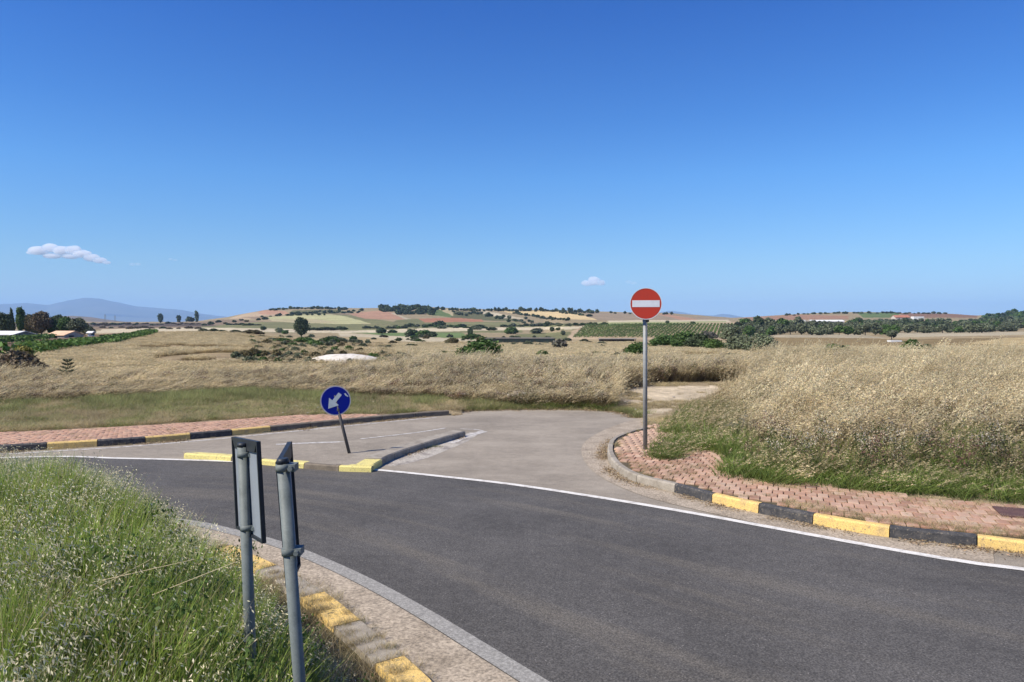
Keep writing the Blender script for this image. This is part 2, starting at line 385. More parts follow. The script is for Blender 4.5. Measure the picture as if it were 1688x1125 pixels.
def ground(X, Y):
    X = np.asarray(X, float); Y = np.asarray(Y, float)
    ang = np.clip(np.arctan2(X, Y), -rad(52), rad(52)); D = np.hypot(X, Y)*np.cos(ang); px = CX + F*np.tan(ang)
    z = terr_far(px, np.maximum(D, 45))
    zn = np.full(X.shape, .09)
    near = np.hypot(X, Y) < 62
    if near.any():
        xs, ys = X[near], Y[near]
        d = dist_path(xs, ys, road_loop[::2]); inside = in_poly(xs, ys, road_poly)
        a = np.where(inside, -.06, -.06 + .15*sstep(.02, .3, d))
        isl = in_poly(xs, ys, island_side)
        dk = dist_path(xs, ys, inner_kerb[::2])
        a = np.where(isl & ~inside, .06 + .93*sstep(.35, 2.05, dk) + .05*(fbm(xs*.9, ys*.9)-.5), a)
        a = a + np.where(inside | isl, 0, .06*(fbm(xs*.5, ys*.5)-.5)*sstep(1.5, 6, d))
        zn[near] = a
    w = sstep(30, 55, D)
    return zn*(1-w) + z*w
def hit(px, py, lo=30, hi=1250):
    D = np.geomspace(lo, hi, 1500); X = (px-CX)/F*D
    z = ground(X, D); yy = HOR + (H - z)/D*F
    k = np.argmax(yy <= py)
    if yy[k] > py: k = int(np.argmin(yy))
    return float(X[k]), float(D[k]), float(z[k])

STRAW = np.array((.33,.255,.135)); PALE = np.array((.52,.44,.29)); GOLD = np.array((.50,.38,.19)); BROWN = np.array((.20,.145,.09))
OLIVE = np.array((.15,.145,.065)); GREEN = np.array((.085,.115,.04)); TERRA = np.array((.36,.21,.13)); TAN = np.array((.36,.27,.17)); SOIL = np.array((.24,.18,.11))
fields = [  # fields of the countryside, outlines on the land as seen in the photograph
 (OLIVE*1.15, [(180,541),(330,536),(380,531),(460,531),(640,536),(860,541),(860,549),(500,549),(180,547)]),
 (BROWN, [(150,537),(330,531),(370,527),(440,530),(300,541),(150,544)]),
 (PALE*.95, [(155,546),(260,544),(260,549),(155,550)]),
 (PALE*.95, [(165,543),(330,540),(560,544),(560,549),(330,547),(165,547)]),
 (TAN*1.1, [(378,526),(410,516),(450,512),(475,515),(478,519),(430,522),(420,526)]),
 (TERRA*1.1, [(425,514),(440,511),(470,513),(478,518),(430,519)]),
 (OLIVE*.9, [(478,512),(560,511),(580,516),(540,520),(478,521)]),
 (BROWN*1.2, [(400,523),(600,516),(560,521),(420,527)]),
 (np.array((.36,.34,.17)), [(440,523),(500,519),(545,518.5),(572,522),(612,534),(560,535),(500,532),(450,529)]),
 (np.array((.42,.36,.20)), [(440,525.5),(520,526),(560,533),(500,533),(450,529.5)]),
 (OLIVE*1.1, [(548,518),(575,520),(650,531),(655,536),(612,535),(580,524)]),
 (TERRA*1.05, [(575,518),(600,514.5),(628,512),(650,516),(678,527),(640,527),(600,526)]),
 (PALE*.8, [(650,517),(678,526),(700,531),(694,533),(672,528),(645,517)]),
 (OLIVE*1.0, [(655,528),(690,526),(740,531),(860,532),(860,540),(640,537)]),
 (GREEN*1.2, [(705,511),(722,509),(745,518),(750,524),(705,520)]),
 (np.array((.34,.28,.16)), [(722,509),(745,510),(758,521),(745,522)]),
 (OLIVE*.8, [(745,512),(800,516),(850,527),(850,530),(745,527)]),
 (np.array((.34,.16,.09)), [(690,526),(745,524),(795,527),(795,531),(700,532)]),
 (OLIVE*1.3, [(760,531),(850,531),(860,536),(700,534)]),
 (PALE*.8, [(775,511),(800,512.5),(870,527),(830,525),(800,519)]),
 (GOLD*1.15, [(822,513),(935,512.5),(965,521),(990,528),(950,527),(885,521),(840,516)]),
 (np.array((.26,.20,.13)), [(960,515),(1045,517),(1100,519),(1210,526),(1160,530),(1030,529),(985,528)]),
 (TERRA*.95, [(1082,518),(1100,518),(1165,530),(1130,529)]),
 (OLIVE*1.2, [(850,536),(945,533),(945,545),(850,543)]),
 (PALE*.92, [(560,546),(640,544),(700,541.5),(950,539),(975,536),(1000,536),(950,543),(820,545),(640,549),(560,550)]),
 (PALE*.85, [(1000,529),(1200,527),(1210,532),(1000,536)]),
 (np.array((.30,.30,.14)), [(970,532),(1200,529.5),(1200,533),(970,537)]),
 (TAN*1.2, [(925,558),(945,545),(962,540),(970,540),(950,558)]),
 (SOIL*1.6, [(940,560),(972,537),(1260,530),(1260,560)]),
 (PALE*.9, [(640,556),(720,559),(800,568),(790,573),(700,566),(640,561)]),
 (PALE*.8, [(560,550),(800,560),(800,564),(560,555)]),
 (GREEN*1.5, [(580,549),(760,549),(780,558),(640,554)]),
 (OLIVE*1.2, [(850,552),(940,547),(935,560),(850,560)]),
 (TERRA*.85, [(1225,524),(1310,519),(1400,521),(1400,526),(1225,529)]),
 (GREEN*1.3, [(1412,516),(1478,515),(1492,524),(1420,524)]),
 (TERRA*.6, [(1480,516),(1610,519),(1610,524),(1500,524)]),
 (np.array((.22,.16,.075)), [(1220,556),(1310,554),(1470,560),(1688,556),(2300,552),(2300,578),(1560,578),(1220,584)]),
 (PALE*.7, [(1230,553),(1420,551),(1460,558),(1310,557),(1230,557)]),
 (PALE*.75, [(1450,550),(1700,547),(1700,552),(1470,557)]),
 (GOLD*.85, [(1590,566),(1660,557),(2300,548),(2300,566),(1688,570)]),
 (GREEN*.8, [(1625,521),(1655,515),(1700,511),(2300,508),(2300,535),(1600,538)]),
 (np.array((.42,.31,.12)), [(1315,531),(1420,529),(1420,540),(1300,540)]),
 (np.array((.17,.115,.07)), [(-300,566),(0,563),(95,556),(215,548),(230,551),(45,576),(-300,596)]),
 (np.array((.10,.075,.055)), [(-300,533),(330,533),(360,538),(-300,541)]),
]
def terrain_colours(X, Y, Z):
    px, py = proj(X, Y, Z); D = np.hypot(X, Y)
    px = px + (fbm(px*.05, py*.3)-.5)*10; py = py + (fbm(px*.02+9, py*.05)-.5)*1.2
    C = np.tile(STRAW, (len(X), 1))
    n = fbm(X*.03+3, Y*.03); C *= (0.78 + .5*n)[:, None]
    br = sstep(.45, .62, fbm(X*.055+40, Y*.055))[:, None]; C = C*(1-br*.45) + (BROWN*1.25)*br*.45
    far = sstep(260, 420, D)[:, None]; C = C*(1-far) + (BROWN*.7+OLIVE*.45+TAN*.2)*far
    front = Y > 20
    for c, poly in fields:
        m = in_poly(px, py, poly) & front & (D > 52)
        C[m] = c*(0.9 + .2*RNG.random())
    # plough lines across the hill fields
    vl = sstep(14, 24, D)[:, None]
    near = (1 - sstep(38, 60, D))[:, None]
    C = C*(1-near) + np.array((.27,.21,.125))*near*(.7+.6*fbm(X, Y))[:, None]
    t_ = (602 - py)/34; r_ = (px - 385 - 70*t_)/(24 - 5*t_); m = (t_ > -.05) & (t_ < 1.05) & (r_ > -.6) & (r_ < 9) & front & (D > 38) & (D < 300)
    k_ = (sstep(-.2, .8, np.cos(6.283*r_))*.7)[:, None]; C[m] = (C*(1-k_) + np.array((.12,.10,.055))*k_)[m]; k_ = (sstep(.1, .9, -np.cos(6.283*r_))*.8)[:, None]; C[m] = (C*(1-k_) + np.array((.46,.34,.22))*k_)[m]
    # bare dirt patch at the end of the side road
    m = in_poly(px, py, [(1002,690),(1008,652),(1050,638),(1180,636),(1190,644),(1130,664),(1080,688)]) & front & (D < 45)
    C[m] = np.array((.50,.41,.28))
    isl = in_poly(X, Y, island_side)
    C[isl] = np.array((.13,.11,.06))
    dfar = sstep(2200, 5000, D)[:, None]; C = C*(1-dfar) + np.array((.20,.18,.12))*dfar
    return C
angs = np.unique(np.concatenate([np.linspace(-180, -48, 34), np.degrees(np.arctan((np.linspace(-260, 1950, 1150)-CX)/F)), np.linspace(50, 180, 33)]))
rr = np.concatenate([np.linspace(.6, 12, 60, endpoint=False), np.geomspace(12, 45, 70, endpoint=False), np.geomspace(45, 330, 90, endpoint=False),
                     np.geomspace(330, 1250, 100, endpoint=False), np.geomspace(1250, 17000, 26)])
A, R = np.meshgrid(np.radians(angs), rr)
X = np.sin(A)*R; Y = np.cos(A)*R
Zt = ground(X, Y)
nr, na = X.shape
cols = terrain_colours(X.ravel(), Y.ravel(), Zt.ravel())
V = np.stack([X.ravel(), Y.ravel(), Zt.ravel()], 1)
i, j = np.meshgrid(np.arange(nr-1), np.arange(na-1), indexing='ij')
a = (i*na + j).ravel(); Q = np.stack([a, a+1, a+na+1, a+na], 1)[:, ::-1]
V = np.vstack([V, [[0, 0, ground(np.array([0.]), np.array([0.]))[0]]]]); cols = np.vstack([cols, cols[:1]])
terrain = mesh_obj('ground', V, np.ascontiguousarray(Q), M['terrain'], cols=cols, smooth=True)
structure(terrain, 'rolling dry farmland with straw-coloured and ploughed fields')

# distant mountains
def mountains():
    prof = [(-900,509),(-500,506),(-200,503),(0,502),(45,500),(80,503),(110,496.5),(140,491),(165,492.5),(200,500),(225,505),(260,508),(300,511),(335,518),(380,523),(440,528),(480,531)]
    xs = np.linspace(-900, 480, 300); crest = np.interp(xs, *zip(*prof)) + .8*(fbm(xs*.05, xs*0)-.5)
    V = []; rows = [(11800, 0.0), (12300, .25), (12900, .52), (13500, .75), (14200, 1.0), (15200, .55), (16200, 0)]
    D0 = 14200
    hz = (HOR - crest)/F*D0 + H + 10
    for D, k in rows:
        w = k*(1 + .35*(fbm(xs*.04+D, xs*0+D*.01)-.5)*(1 if k < 1 else 0))
        V += [((x-CX)/F*D, D, -11 + hz_*w_) for x, hz_, w_ in zip(xs, hz, w)]
    n = len(xs); Fc = [(r*n+c, r*n+c+1, (r+1)*n+c+1, (r+1)*n+c) for r in range(len(rows)-1) for c in range(n-1)]
    m = worn('mountain_scrub', (.05,.065,.05), (.10,.10,.08), .0012, .35, .65, .01, bstr=0)
    o = mesh_obj('mountains', V, Fc, m, smooth=True); structure(o, 'blue mountain range on the left horizon')
    xs = np.linspace(1060, 1240, 60); prof2 = [(1060,521),(1085,515.5),(1105,512.5),(1125,515),(1145,519),(1175,520.5),(1190,517.5),(1205,519),(1240,526)]
    crest = np.interp(xs, *zip(*prof2)); V = []
    for D, k in ((13000, 0), (14500, 1), (16000, 0)):
        V += [((x-CX)/F*D, D, -11 + ((HOR-c)/F*14500 + H + 10)*k) for x, c in zip(xs, crest)]
    n = len(xs); Fc = [(r*n+c, r*n+c+1, (r+1)*n+c+1, (r+1)*n+c) for r in range(2) for c in range(n-1)]
    structure(mesh_obj('far_hills', V, Fc, m, smooth=True), 'faint far hills behind the ridge right of the red sign')
    # low brown hill in front
    xs = np.linspace(20, 230, 60); c2 = np.interp(xs, [20,60,100,120,150,175,205,230], [531,526,521,520.5,522.5,526.5,530,532]); V = []
    for D, k in ((1900, 0), (2100, .55), (2350, 1), (2700, .5), (3100, 0)):
        V += [((x-CX)/F*D, D, -11 + ((HOR-c)/F*2350 + H + 10)*k) for x, c in zip(xs, c2)]
    n = len(xs); Fc = [(r*n+c, r*n+c+1, (r+1)*n+c+1, (r+1)*n+c) for r in range(4) for c in range(n-1)]
    structure(mesh_obj('hill', V, Fc, worn('hill_soil', (.20,.15,.11), (.13,.11,.07), .01, .4, .65, .1, bstr=0), smooth=True), 'low brown hill behind the trees on the left')
mountains()

# ------------------------------------------------------------------ roads
def sheet(name, pts, z, mat):
    return mesh_obj(name, [(p[0], p[1], z) for p in pts], [list(range(len(pts)))], mat)
def ribbon(name, A_, B_, z, mat, nx=1, parent=None):
    n = min(len(A_), len(B_))
    def rs(P, n):
        L = np.concatenate([[0], np.cumsum(np.linalg.norm(np.diff(P, axis=0), axis=1))]); s = np.linspace(0, L[-1], n)
        return np.stack([np.interp(s, L, P[:, k]) for k in range(2)], 1), s
    n = 260 if nx > 1 else len(A_)
    if nx > 1: A2, s = rs(A_, n); B2, _ = rs(B_, n)
    else: A2, B2 = A_, B_; s = np.arange(n)*.3
    V = []; U = []
    for k in range(nx+1):
        t = k/nx; P = A2*(1-t) + B2*t
        V += [(p[0], p[1], z) for p in P]; U += [(q, t*4.8) for q in s]
    Fc = np.array([(k*n+i_, k*n+i_+1, (k+1)*n+i_+1, (k+1)*n+i_) for k in range(nx) for i_ in range(n-1)])
    return mesh_obj(name, V, Fc, mat, parent, uvs=U)
structure(sheet('road', road_poly, 0.0, M['branch']), 'pale worn asphalt of the side road joining the roundabout')
ring_in = offset(inner_line, -.28)
structure(ribbon('roundabout_road', outer_line, ring_in, .004, M['ring'], 10), 'dark asphalt carriageway of the roundabout')
def line(name, path, w, mat, z, label):
    return structure(ribbon(name, offset(path, w/2), offset(path, -w/2), z, mat), label)
line('outer_edge_line', outer_line, .118, M['white'], .010, 'white edge line across the mouth of the side road')
line('inner_edge_line', offset(inner_line, -.10), .17, M['white_old'], .010, 'faded wide white edge line on the inner side of the roundabout')
lk2 = offset(left_kerb, -.28); cut = [p for p in lk2 if proj(p[0], p[1], 0)[0] > -400 and proj(p[0], p[1], 0)[0] < 720]
line('kerbside_line', np.array(cut), .11, M['paint_thin'], .004, 'thin worn white line along the left kerb')
# gutters
structure(sheet('gutter', [tuple(p) for p in right_gut] + [tuple(p) for p in right_kerb[:np.argmin(np.hypot(right_kerb[:,0]-right_gut[-1,0], right_kerb[:,1]-right_gut[-1,1]))+1][::-1]], .006, M['apron']), 'pale concrete gutter curving round the right kerb')
# inner apron (concrete channel between inner line and kerb)
ap_in = np.array(offset(inner_line, -.20))
def apron():
    A_ = ap_in; B_ = offset(inner_kerb, .02)
    structure(ribbon('apron', A_, B_, .0135, M['apron'], 6), 'wide pale concrete apron beside the inner kerb')
apron()
# paint at the tip of the splitter island
def strip_px(name, pts, w, mat, z, label):
    return line(name, catmull(W(pts), .2), w, mat, z, label)
strip_px('hatch_line', [(742, 731), (765, 721), (797, 711.5)], .22, M['paint_thin'], .004, 'white painted stroke at the tip of the traffic island')
strip_px('hatch_line', [(797, 711), (785, 708.5), (758, 707.5)], .07, M['paint_thin'], .004, 'thin white paint turning round the tip of the island')
strip_px('lane_line', [(594, 724), (640, 719), (690, 713), (735, 706)], .09, M['paint_thin'], .004, 'thin pale line behind the traffic island')
strip_px('lane_line', [(455, 733), (500, 731), (545, 729.5), (575, 729)], .16, M['paint_thin'], .004, 'faint worn white stroke behind the blue sign')
# dusty gravel beside the island
dust = sheet('gravel_patch', catmull(W([(625, 768), (650, 753), (690, 741), (740, 728), (772, 714), (790, 714), (770, 728), (740, 741), (700, 757), (655, 768), (625, 768)]), .3), .002, worn('dusty_gravel', (.40,.36,.30), (.24,.21,.18), 2.5, .45, .6, 30, tint=.4))
structure(dust, 'pale dusty gravel on the road beside the island kerb')

# ------------------------------------------------------------------ kerbs
def kerb_block(pts_face, side, width, h, mat, parent, label=None, tilt=0):
    # pts_face: 2-4 world points along the face; side: +1 body to the left of travel
    P = np.array(pts_face); n = offset(P, 1.0*side) - P
    prof = [(0.0, -.05), (.012, h-.022), (.035, h), (width-.01, h), (width, -.05)]
    V = []; 
    for k in range(len(P)):
        for q, (o_, z) in enumerate(prof):
            V.append((P[k, 0]+n[k, 0]*o_, P[k, 1]+n[k, 1]*o_, z + random.uniform(-.002, .002)))
    m = len(prof); Fc = []
    for k in range(len(P)-1):
        for q in range(m-1): Fc.append((k*m+q, k*m+q+1, (k+1)*m+q+1, (k+1)*m+q))
    Fc.append(tuple(range(m))); Fc.append(tuple(range((len(P)-1)*m, len(P)*m))[::-1])
    if side > 0: Fc = [tuple(reversed(f)) for f in Fc]
    o = mesh_obj('kerb_block', V, Fc, mat, parent)
    if label: o['label'] = label
    return o
def sub(path, s0, s1, n=4):
    L = np.concatenate([[0], np.cumsum(np.linalg.norm(np.diff(path, axis=0), axis=1))]); s = np.linspace(s0, s1, n)
    return np.stack([np.interp(s, L, path[:, k]) for k in range(2)], 1)
def arc_at(path, px, py, z):
    w = unp(px, py, z); k = int(np.argmin(np.hypot(path[:, 0]-w[0], path[:, 1]-w[1])))
    L = np.concatenate([[0], np.cumsum(np.linalg.norm(np.diff(path, axis=0), axis=1))]); return L[k], L[-1]
LAB = {'y': 'yellow painted kerb block', 'k': 'black painted kerb block', 'c': None, 'l': 'lemon yellow painted kerb block', 'o': None}
MAT = {'y': 'kerb_y', 'k': 'kerb_k', 'c': 'kerb_c', 'l': 'kerb_ylemon', 'o': 'kerb_old'}
def kerb(path, cuts, kinds, side, width, h, label):
    root = empty('kerb', (0, 0, 0)); structure(root, label)
    for (a_, b_), k in zip(zip(cuts[:-1], cuts[1:]), kinds):
        kerb_block(sub(path, a_+.006, b_-.006, 4), side, width, h, M[MAT[k]], root, LAB[k])
    return root
# right kerb
marks = [arc_at(right_kerb, *q, .13)[0] for q in [(1113, 799), (1173, 815), (1248, 831), (1346, 850), (1462, 869), (1604, 884)]]
Lr = arc_at(right_kerb, 0, 800, .13)[1]
cu = list(np.linspace(0.0, marks[0], 9)) + marks[1:]; kd = ['c']*8 + ['k', 'y', 'k', 'y', 'k']
x = marks[-1]; t = 'y'
while x + .85 < Lr: x += .85; cu.append(x); kd.append(t); t = 'k' if t == 'y' else 'y'
kerb(right_kerb, cu, kd, +1, .12, .135, 'right kerb of bare, black and yellow blocks along the brick pavement')
# left kerb
mk = [arc_at(left_kerb, *q, .13)[0] for q in [(78, 731), (158, 726.5), (236, 721.5), (310, 715.5), (385, 709), (450, 703)]]
Ll = arc_at(left_kerb, 0, 735, .13)[1]
cu = mk[:]; kd = ['y', 'k', 'y', 'k', 'y']
x = mk[-1]
while x + 1.0 < Ll: x += 1.0; cu.append(x); kd.append('o')
x = mk[0]; t = 'k'
while x - 1.0 > 4: x -= 1.0; cu.insert(0, x); kd.insert(0, t); t = 'y' if t == 'k' else 'k'
kerb(left_kerb, cu, kd, +1, .14, .135, 'left kerb with black and yellow blocks running up to bare concrete')
# inner kerb of the roundabout
mi = [arc_at(inner_kerb, *q, .12)[0] for q in [(262, 868), (325, 884), (383, 899), (465, 933), (545, 978), (608, 1028), (672, 1082), (722, 1127)]]
Li = arc_at(inner_kerb, 0, 900, .12)[1]
cu = mi[:]; kd = ['y', 'c', 'y', 'c', 'y', 'c', 'y']
x = mi[-1]; t = 'c'
while x + .8 < Li: x += .8; cu.append(x); kd.append(t); t = 'c' if t == 'y' else 'y'
x = mi[0]; t = 'c'
while x - .8 > 3: x -= .8; cu.insert(0, x); kd.insert(0, t); t = 'y' if t == 'c' else 'c'
kerb(inner_kerb, cu, kd, -1, .27, .125, 'inner roundabout kerb of alternating yellow and bare blocks below the grass mound')

# splitter island
isl = empty('traffic_island', (0, 0, 0)); structure(isl, 'low traffic island with lemon yellow kerb in the mouth of the side road')
L1 = arc_at(isl_front, 612, 768, .12)[1]
cf = [arc_at(isl_front, *q, .12)[0] for q in [(302, 746), (380, 751)]] + [arc_at(isl_front, *q, .12)[0] for q in [(432, 756), (498, 762), (554, 766)]] + [L1]
for (a_, b_), k in zip(zip(cf[:-1], cf[1:]), ['l', 'o', 'l', 'o', 'l']):
    kerb_block(sub(isl_front, a_+.006, b_-.006, 4), +1, .20 if k == 'l' else .16, .10, M[MAT[k]], isl, LAB[k])
L2 = arc_at(isl_right, 768, 711, .12)[1]; nb = 7; cr = np.linspace(.06, L2, nb+1)
for k in range(nb):
    kk = 'l' if k == 0 else 'c'
    kerb_block(sub(isl_right, cr[k]+.006, cr[k+1]-.006, 4), +1, .34, .125 if k else .105, M[MAT[kk]], isl, LAB[kk])
ip = [tuple(p) for p in offset(isl_front, .1)] + [tuple(p) for p in offset(isl_right, .25)[3:-4]] + W([(690, 717), (600, 725), (480, 737), (380, 742), (302, 744)], .1)
V = [(p[0], p[1], .1) for p in ip] + [(p[0], p[1], -.02) for p in ip]; n = len(ip)
mesh_obj('island_surface', V, [list(range(n))] + [(k, (k+1) % n, n+(k+1) % n, n+k) for k in range(n)], M['branch'], isl)

# ------------------------------------------------------------------ pavements of clay pavers
def paver_mesh(lx, ly):
    m = MB(); c = .006
    b0 = [(-lx/2, -ly/2, 0), (lx/2, -ly/2, 0), (lx/2, ly/2, 0), (-lx/2, ly/2, 0)]
    t1 = [(x_, y_, .034) for x_, y_, _ in b0]; t2 = [(x_*(1-2*c/lx), y_*(1-2*c/ly), .04) for x_, y_, _ in b0]
    m.add(b0+t1+t2, [(0,1,5,4),(1,2,6,5),(2,3,7,6),(3,0,4,7),(4,5,9,8),(5,6,10,9),(6,7,11,10),(7,4,8,11),(8,9,10,11)])
    return m
inner_r = offset(right_kerb, .12)
back_r = W([(1900, 838), (1688, 836), (1600, 829), (1500, 820), (1400, 808), (1300, 797), (1230, 789), (1190, 780), (1195, 745), (1180, 715), (1120, 704), (1075, 700)], .1)
back_r = [(12.5, 14.0)] + back_r
pave_poly = [tuple(p) for p in inner_r if p[1] > -2] + [(16.5, -2), (15, 6)] + back_r[1:]
pav = sheet('pavement', pave_poly, .105, M['sand']); structure(pav, 'red brick pavement beside the right kerb, edged by tall grass')
Lx, Ly = .150, .235
dv = np.array((.3, .77)); dv /= np.linalg.norm(dv); du = np.array((dv[1], -dv[0]))
base = MB.__new__(MB); pm = paver_mesh(Lx-.014, Ly-.016); 
pme = bpy.data.meshes.new('paver'); pme.from_pydata(pm.v, [], pm.f); pme.materials.append(M['paver']); pme.update()
origin = np.array(unp(1150, 790, .13)); cand = []
for r_ in range(-70, 70):
    for c_ in range(-60, 90):
        p = origin + du*((c_ + (.5 if r_ % 2 else 0))*Lx) + dv*(r_*Ly)
        if p[1] > 3: cand.append(p)
cand = np.array(cand)
ok = in_poly(cand[:, 0], cand[:, 1], pave_poly) & (dist_path(cand[:, 0], cand[:, 1], inner_r) > .09)
cand = cand[ok]; ppx, ppy = proj(cand[:, 0], cand[:, 1], .14)
vis = (ppx < 1720) & (ppx > 900)
cand_v = cand[vis]; cand_o = cand[~vis]
order = np.argsort(np.hypot(cand_v[:, 0], cand_v[:, 1])); cand_v = cand_v[order]
ang = math.atan2(du[1], du[0])
for k, p in enumerate(cand_v[:300]):
    o = obj_of('paver', pme, pav); o.location = (p[0], p[1], .092 + random.uniform(-.004, .004))
    o.rotation_euler = (random.uniform(-.015, .015), random.uniform(-.02, .02), ang + random.uniform(-.02, .02))
def joined_pavers(pts, lx, ly, ang, name, parent, z=.092):
    pmm = paver_mesh(lx, ly); V0 = np.array(pmm.v); n = len(V0); VV = []; FF = []
    for k, p in enumerate(pts):
        a_ = ang + random.uniform(-.02, .02); c, s = math.cos(a_), math.sin(a_)
        T = V0.copy(); T[:, 0] = V0[:, 0]*c - V0[:, 1]*s + p[0]; T[:, 1] = V0[:, 0]*s + V0[:, 1]*c + p[1]; T[:, 2] += z + random.uniform(-.004, .004)
        VV.append(T); FF.append(np.array(pmm.f) + k*n)
    o = mesh_obj(name, np.vstack(VV), np.ascontiguousarray(np.vstack(FF)), M['paver'], parent); o['kind'] = 'stuff'; return o
rest = np.vstack([cand_v[300:], cand_o]) if len(cand_v) > 300 else cand_o
joined_pavers(rest, Lx-.014, Ly-.016, ang, 'pavers', pav)
# left pavement
li = offset(left_kerb, .14); lb = offset(left_kerb, 1.0)
keep = np.array([proj(p[0], p[1], .13)[0] < 640 for p in li]); li2 = li[keep]
wid = np.array([1.95 if proj(p[0], p[1], .13)[0] < 250 else float(np.interp(proj(p[0], p[1], .13)[0], [250, 540, 640], [1.95, 1.5, .3])) for p in li2])
lb2 = offset(li2, 1.0); lb2 = li2 + (lb2-li2)*wid[:, None]
lp = [tuple(p) for p in li2] + [tuple(p) for p in lb2[::-1]]
pavl = sheet('pavement', lp, .105, M['sand']); structure(pavl, 'reddish brick pavement strip behind the left kerb')
pts = []
d0 = (li2[-1]-li2[0]); d0 = np.array((.96, .28))
for s_ in range(0, len(li2)-1):
    pass
step = .2
Lc = np.concatenate([[0], np.cumsum(np.linalg.norm(np.diff(li2, axis=0), axis=1))])
tan = np.gradient(li2, axis=0); tan /= np.linalg.norm(tan, axis=1)[:, None]
VV = []; FF = []; pmm = paver_mesh(.185, .092); V0 = np.array(pmm.v); cnt = 0
for r_ in range(19):
    for s_ in np.arange(.1 + (.1 if r_ % 2 else 0), Lc[-1]-.1, .2):
        p = np.array([np.interp(s_, Lc, li2[:, q]) for q in (0, 1)]); tq = np.array([np.interp(s_, Lc, tan[:, q]) for q in (0, 1)]); tq /= np.linalg.norm(tq)
        w_ = np.interp(s_, Lc, wid)
        if .06 + r_*.1 > w_-.05: continue
        if p[0] < -20: continue
        p = p + np.array((-tq[1], tq[0]))*(.06 + r_*.1)
        T = V0.copy(); T[:, 0] = V0[:, 0]*tq[0] - V0[:, 1]*tq[1] + p[0]; T[:, 1] = V0[:, 0]*tq[1] + V0[:, 1]*tq[0] + p[1]; T[:, 2] += .092 + random.uniform(-.006, .006)
        VV.append(T); FF.append(np.array(pmm.f)+cnt*len(V0)); cnt += 1
o = mesh_obj('pavers', np.vstack(VV), np.ascontiguousarray(np.vstack(FF)), M['paver'], pavl); o['kind'] = 'stuff'
# cast cover at the right edge of the brick pavement
c0 = unp(1690, 847, .14); mb = MB(); mb.box((c0[0], c0[1], .139), (.62, .5, .03), Matrix.Rotation(ang, 3, 'Z'))
tag(mb.build('manhole_cover', M['cover']), 'dark reddish cover plate in the brick pavement at the right edge', 'manhole cover')

# ------------------------------------------------------------------ signs
def disc(mb, c, R_, n, th, N_=48):
    # disc centred c, normal n (towards viewer), thickness th
    n = Vector(n).normalized(); mb.tube(Vector(c)-n*th/2, Vector(c)+n*th/2, R_, n=N_)
def flat(name, pts2, c, ux, uy, n, off, mat, parent, th=.002):
    c = Vector(c); k = len(pts2); V = []
    for o_ in (off, off+th): V += [tuple(c + ux*p[0] + uy*p[1] + n*o_) for p in pts2]
    Fc = [list(range(k))[::-1], list(range(k, 2*k))] + [(q, (q+1) % k, k+(q+1) % k, k+q) for q in range(k)]
    return mesh_obj(name, V, Fc, mat, parent)
circ = lambda r, n=48: [(r*math.cos(2*math.pi*k/n), r*math.sin(2*math.pi*k/n)) for k in range(n)]
# no entry
bx, by = unp(1064.5, 742, .13)
ne = empty('no_entry_sign', (bx, by, .13))
tag(ne, 'round red no entry sign with white bar on tall grey pole in brick pavement', 'road sign')
def rel(p): return (p[0]-bx, p[1]-by, p[2]-.13)
ctr = Vector(at(1064.5, 501, by-.05)); ctr = Vector((ctr.x-bx, ctr.y-by, ctr.z-.13))
mb = MB(); mb.tube((0, .052, -.1), (ctr.x*.9, .052, ctr.z+.22), .042, n=16); mb.build('pole', M['steelpole'], ne, True)
nrm = Vector((-.10, -1, 0)).normalized(); ux = Vector((-nrm.y, nrm.x, 0)); uy = Vector((0, 0, 1))
mb = MB(); disc(mb, ctr, .300, nrm, .012); mb.build('sign_plate', M['signgrey'], ne, False)
flat('red_face', circ(.288), ctr, ux, uy, nrm, .006, M['red'], ne)
bar = [(-.258, -.064), (.258, -.064), (.258, .064), (-.258, .064)]
flat('white_bar', bar, ctr, ux, uy, nrm, .009, M['signwhite'], ne)
ring = []; 
mb = MB(); k = 48; V = []
for r_ in (.291, .302): V += [tuple(ctr + ux*r_*math.cos(2*math.pi*q/k) + uy*r_*math.sin(2*math.pi*q/k) + nrm*.012) for q in range(k)]
mb.add(V, [(q, (q+1) % k, k+(q+1) % k, k+q) for q in range(k)]); 
V2 = [tuple(Vector(v) - nrm*.02) for v in V[k:]]; mb.add(V[k:]+V2, [(q, (q+1) % k, k+(q+1) % k, k+q) for q in range(k)])
mb.build('rim', M['signwhite'], ne)
for zz in (-.16, .12, -.325):
    mb = MB(); mb.tube((0, .055, ctr.z+zz-.03), (0, .055, ctr.z+zz+.03), .046, n=16); mb.box((0, .06, ctr.z+zz), (.12, .03, .045)); mb.build('clamp', M['darkpole'], ne)
# blue keep-left sign, leaning
bx2, by2 = unp(575, 748, .1)
bs = empty('keep_left_sign', (bx2, by2, .1)); tag(bs, 'leaning round blue sign with a white arrow pointing down left on the traffic island', 'road sign')
c = Vector(at(552.5, 661, by2+.02)); c = Vector((c.x-bx2, c.y-by2, c.z-.1))
ax = Vector((c.x, 0, c.z)).normalized(); nb_ = Vector((.30, -1, -.04)); nb_ = (nb_ - ax*nb_.dot(ax)).normalized(); uxb = ax.cross(nb_) * -1
if uxb.x < 0: uxb = -uxb
mb = MB(); mb.tube(tuple(ax*-.15 + Vector((0, .04, 0))), tuple(ax*(c.length+.1) + Vector((0, .04, 0))), .030, n=14); mb.build('pole', M['darkpole'], bs, True)
mb = MB(); disc(mb, c, .282, nb_, .012); mb.build('sign_plate', M['signgrey'], bs)
flat('blue_face', circ(.262), c, uxb, ax, nb_, .006, M['blue'], bs)
def rot2(P, a_): return [(x_*math.cos(a_)-y_*math.sin(a_), x_*math.sin(a_)+y_*math.cos(a_)) for x_, y_ in P]
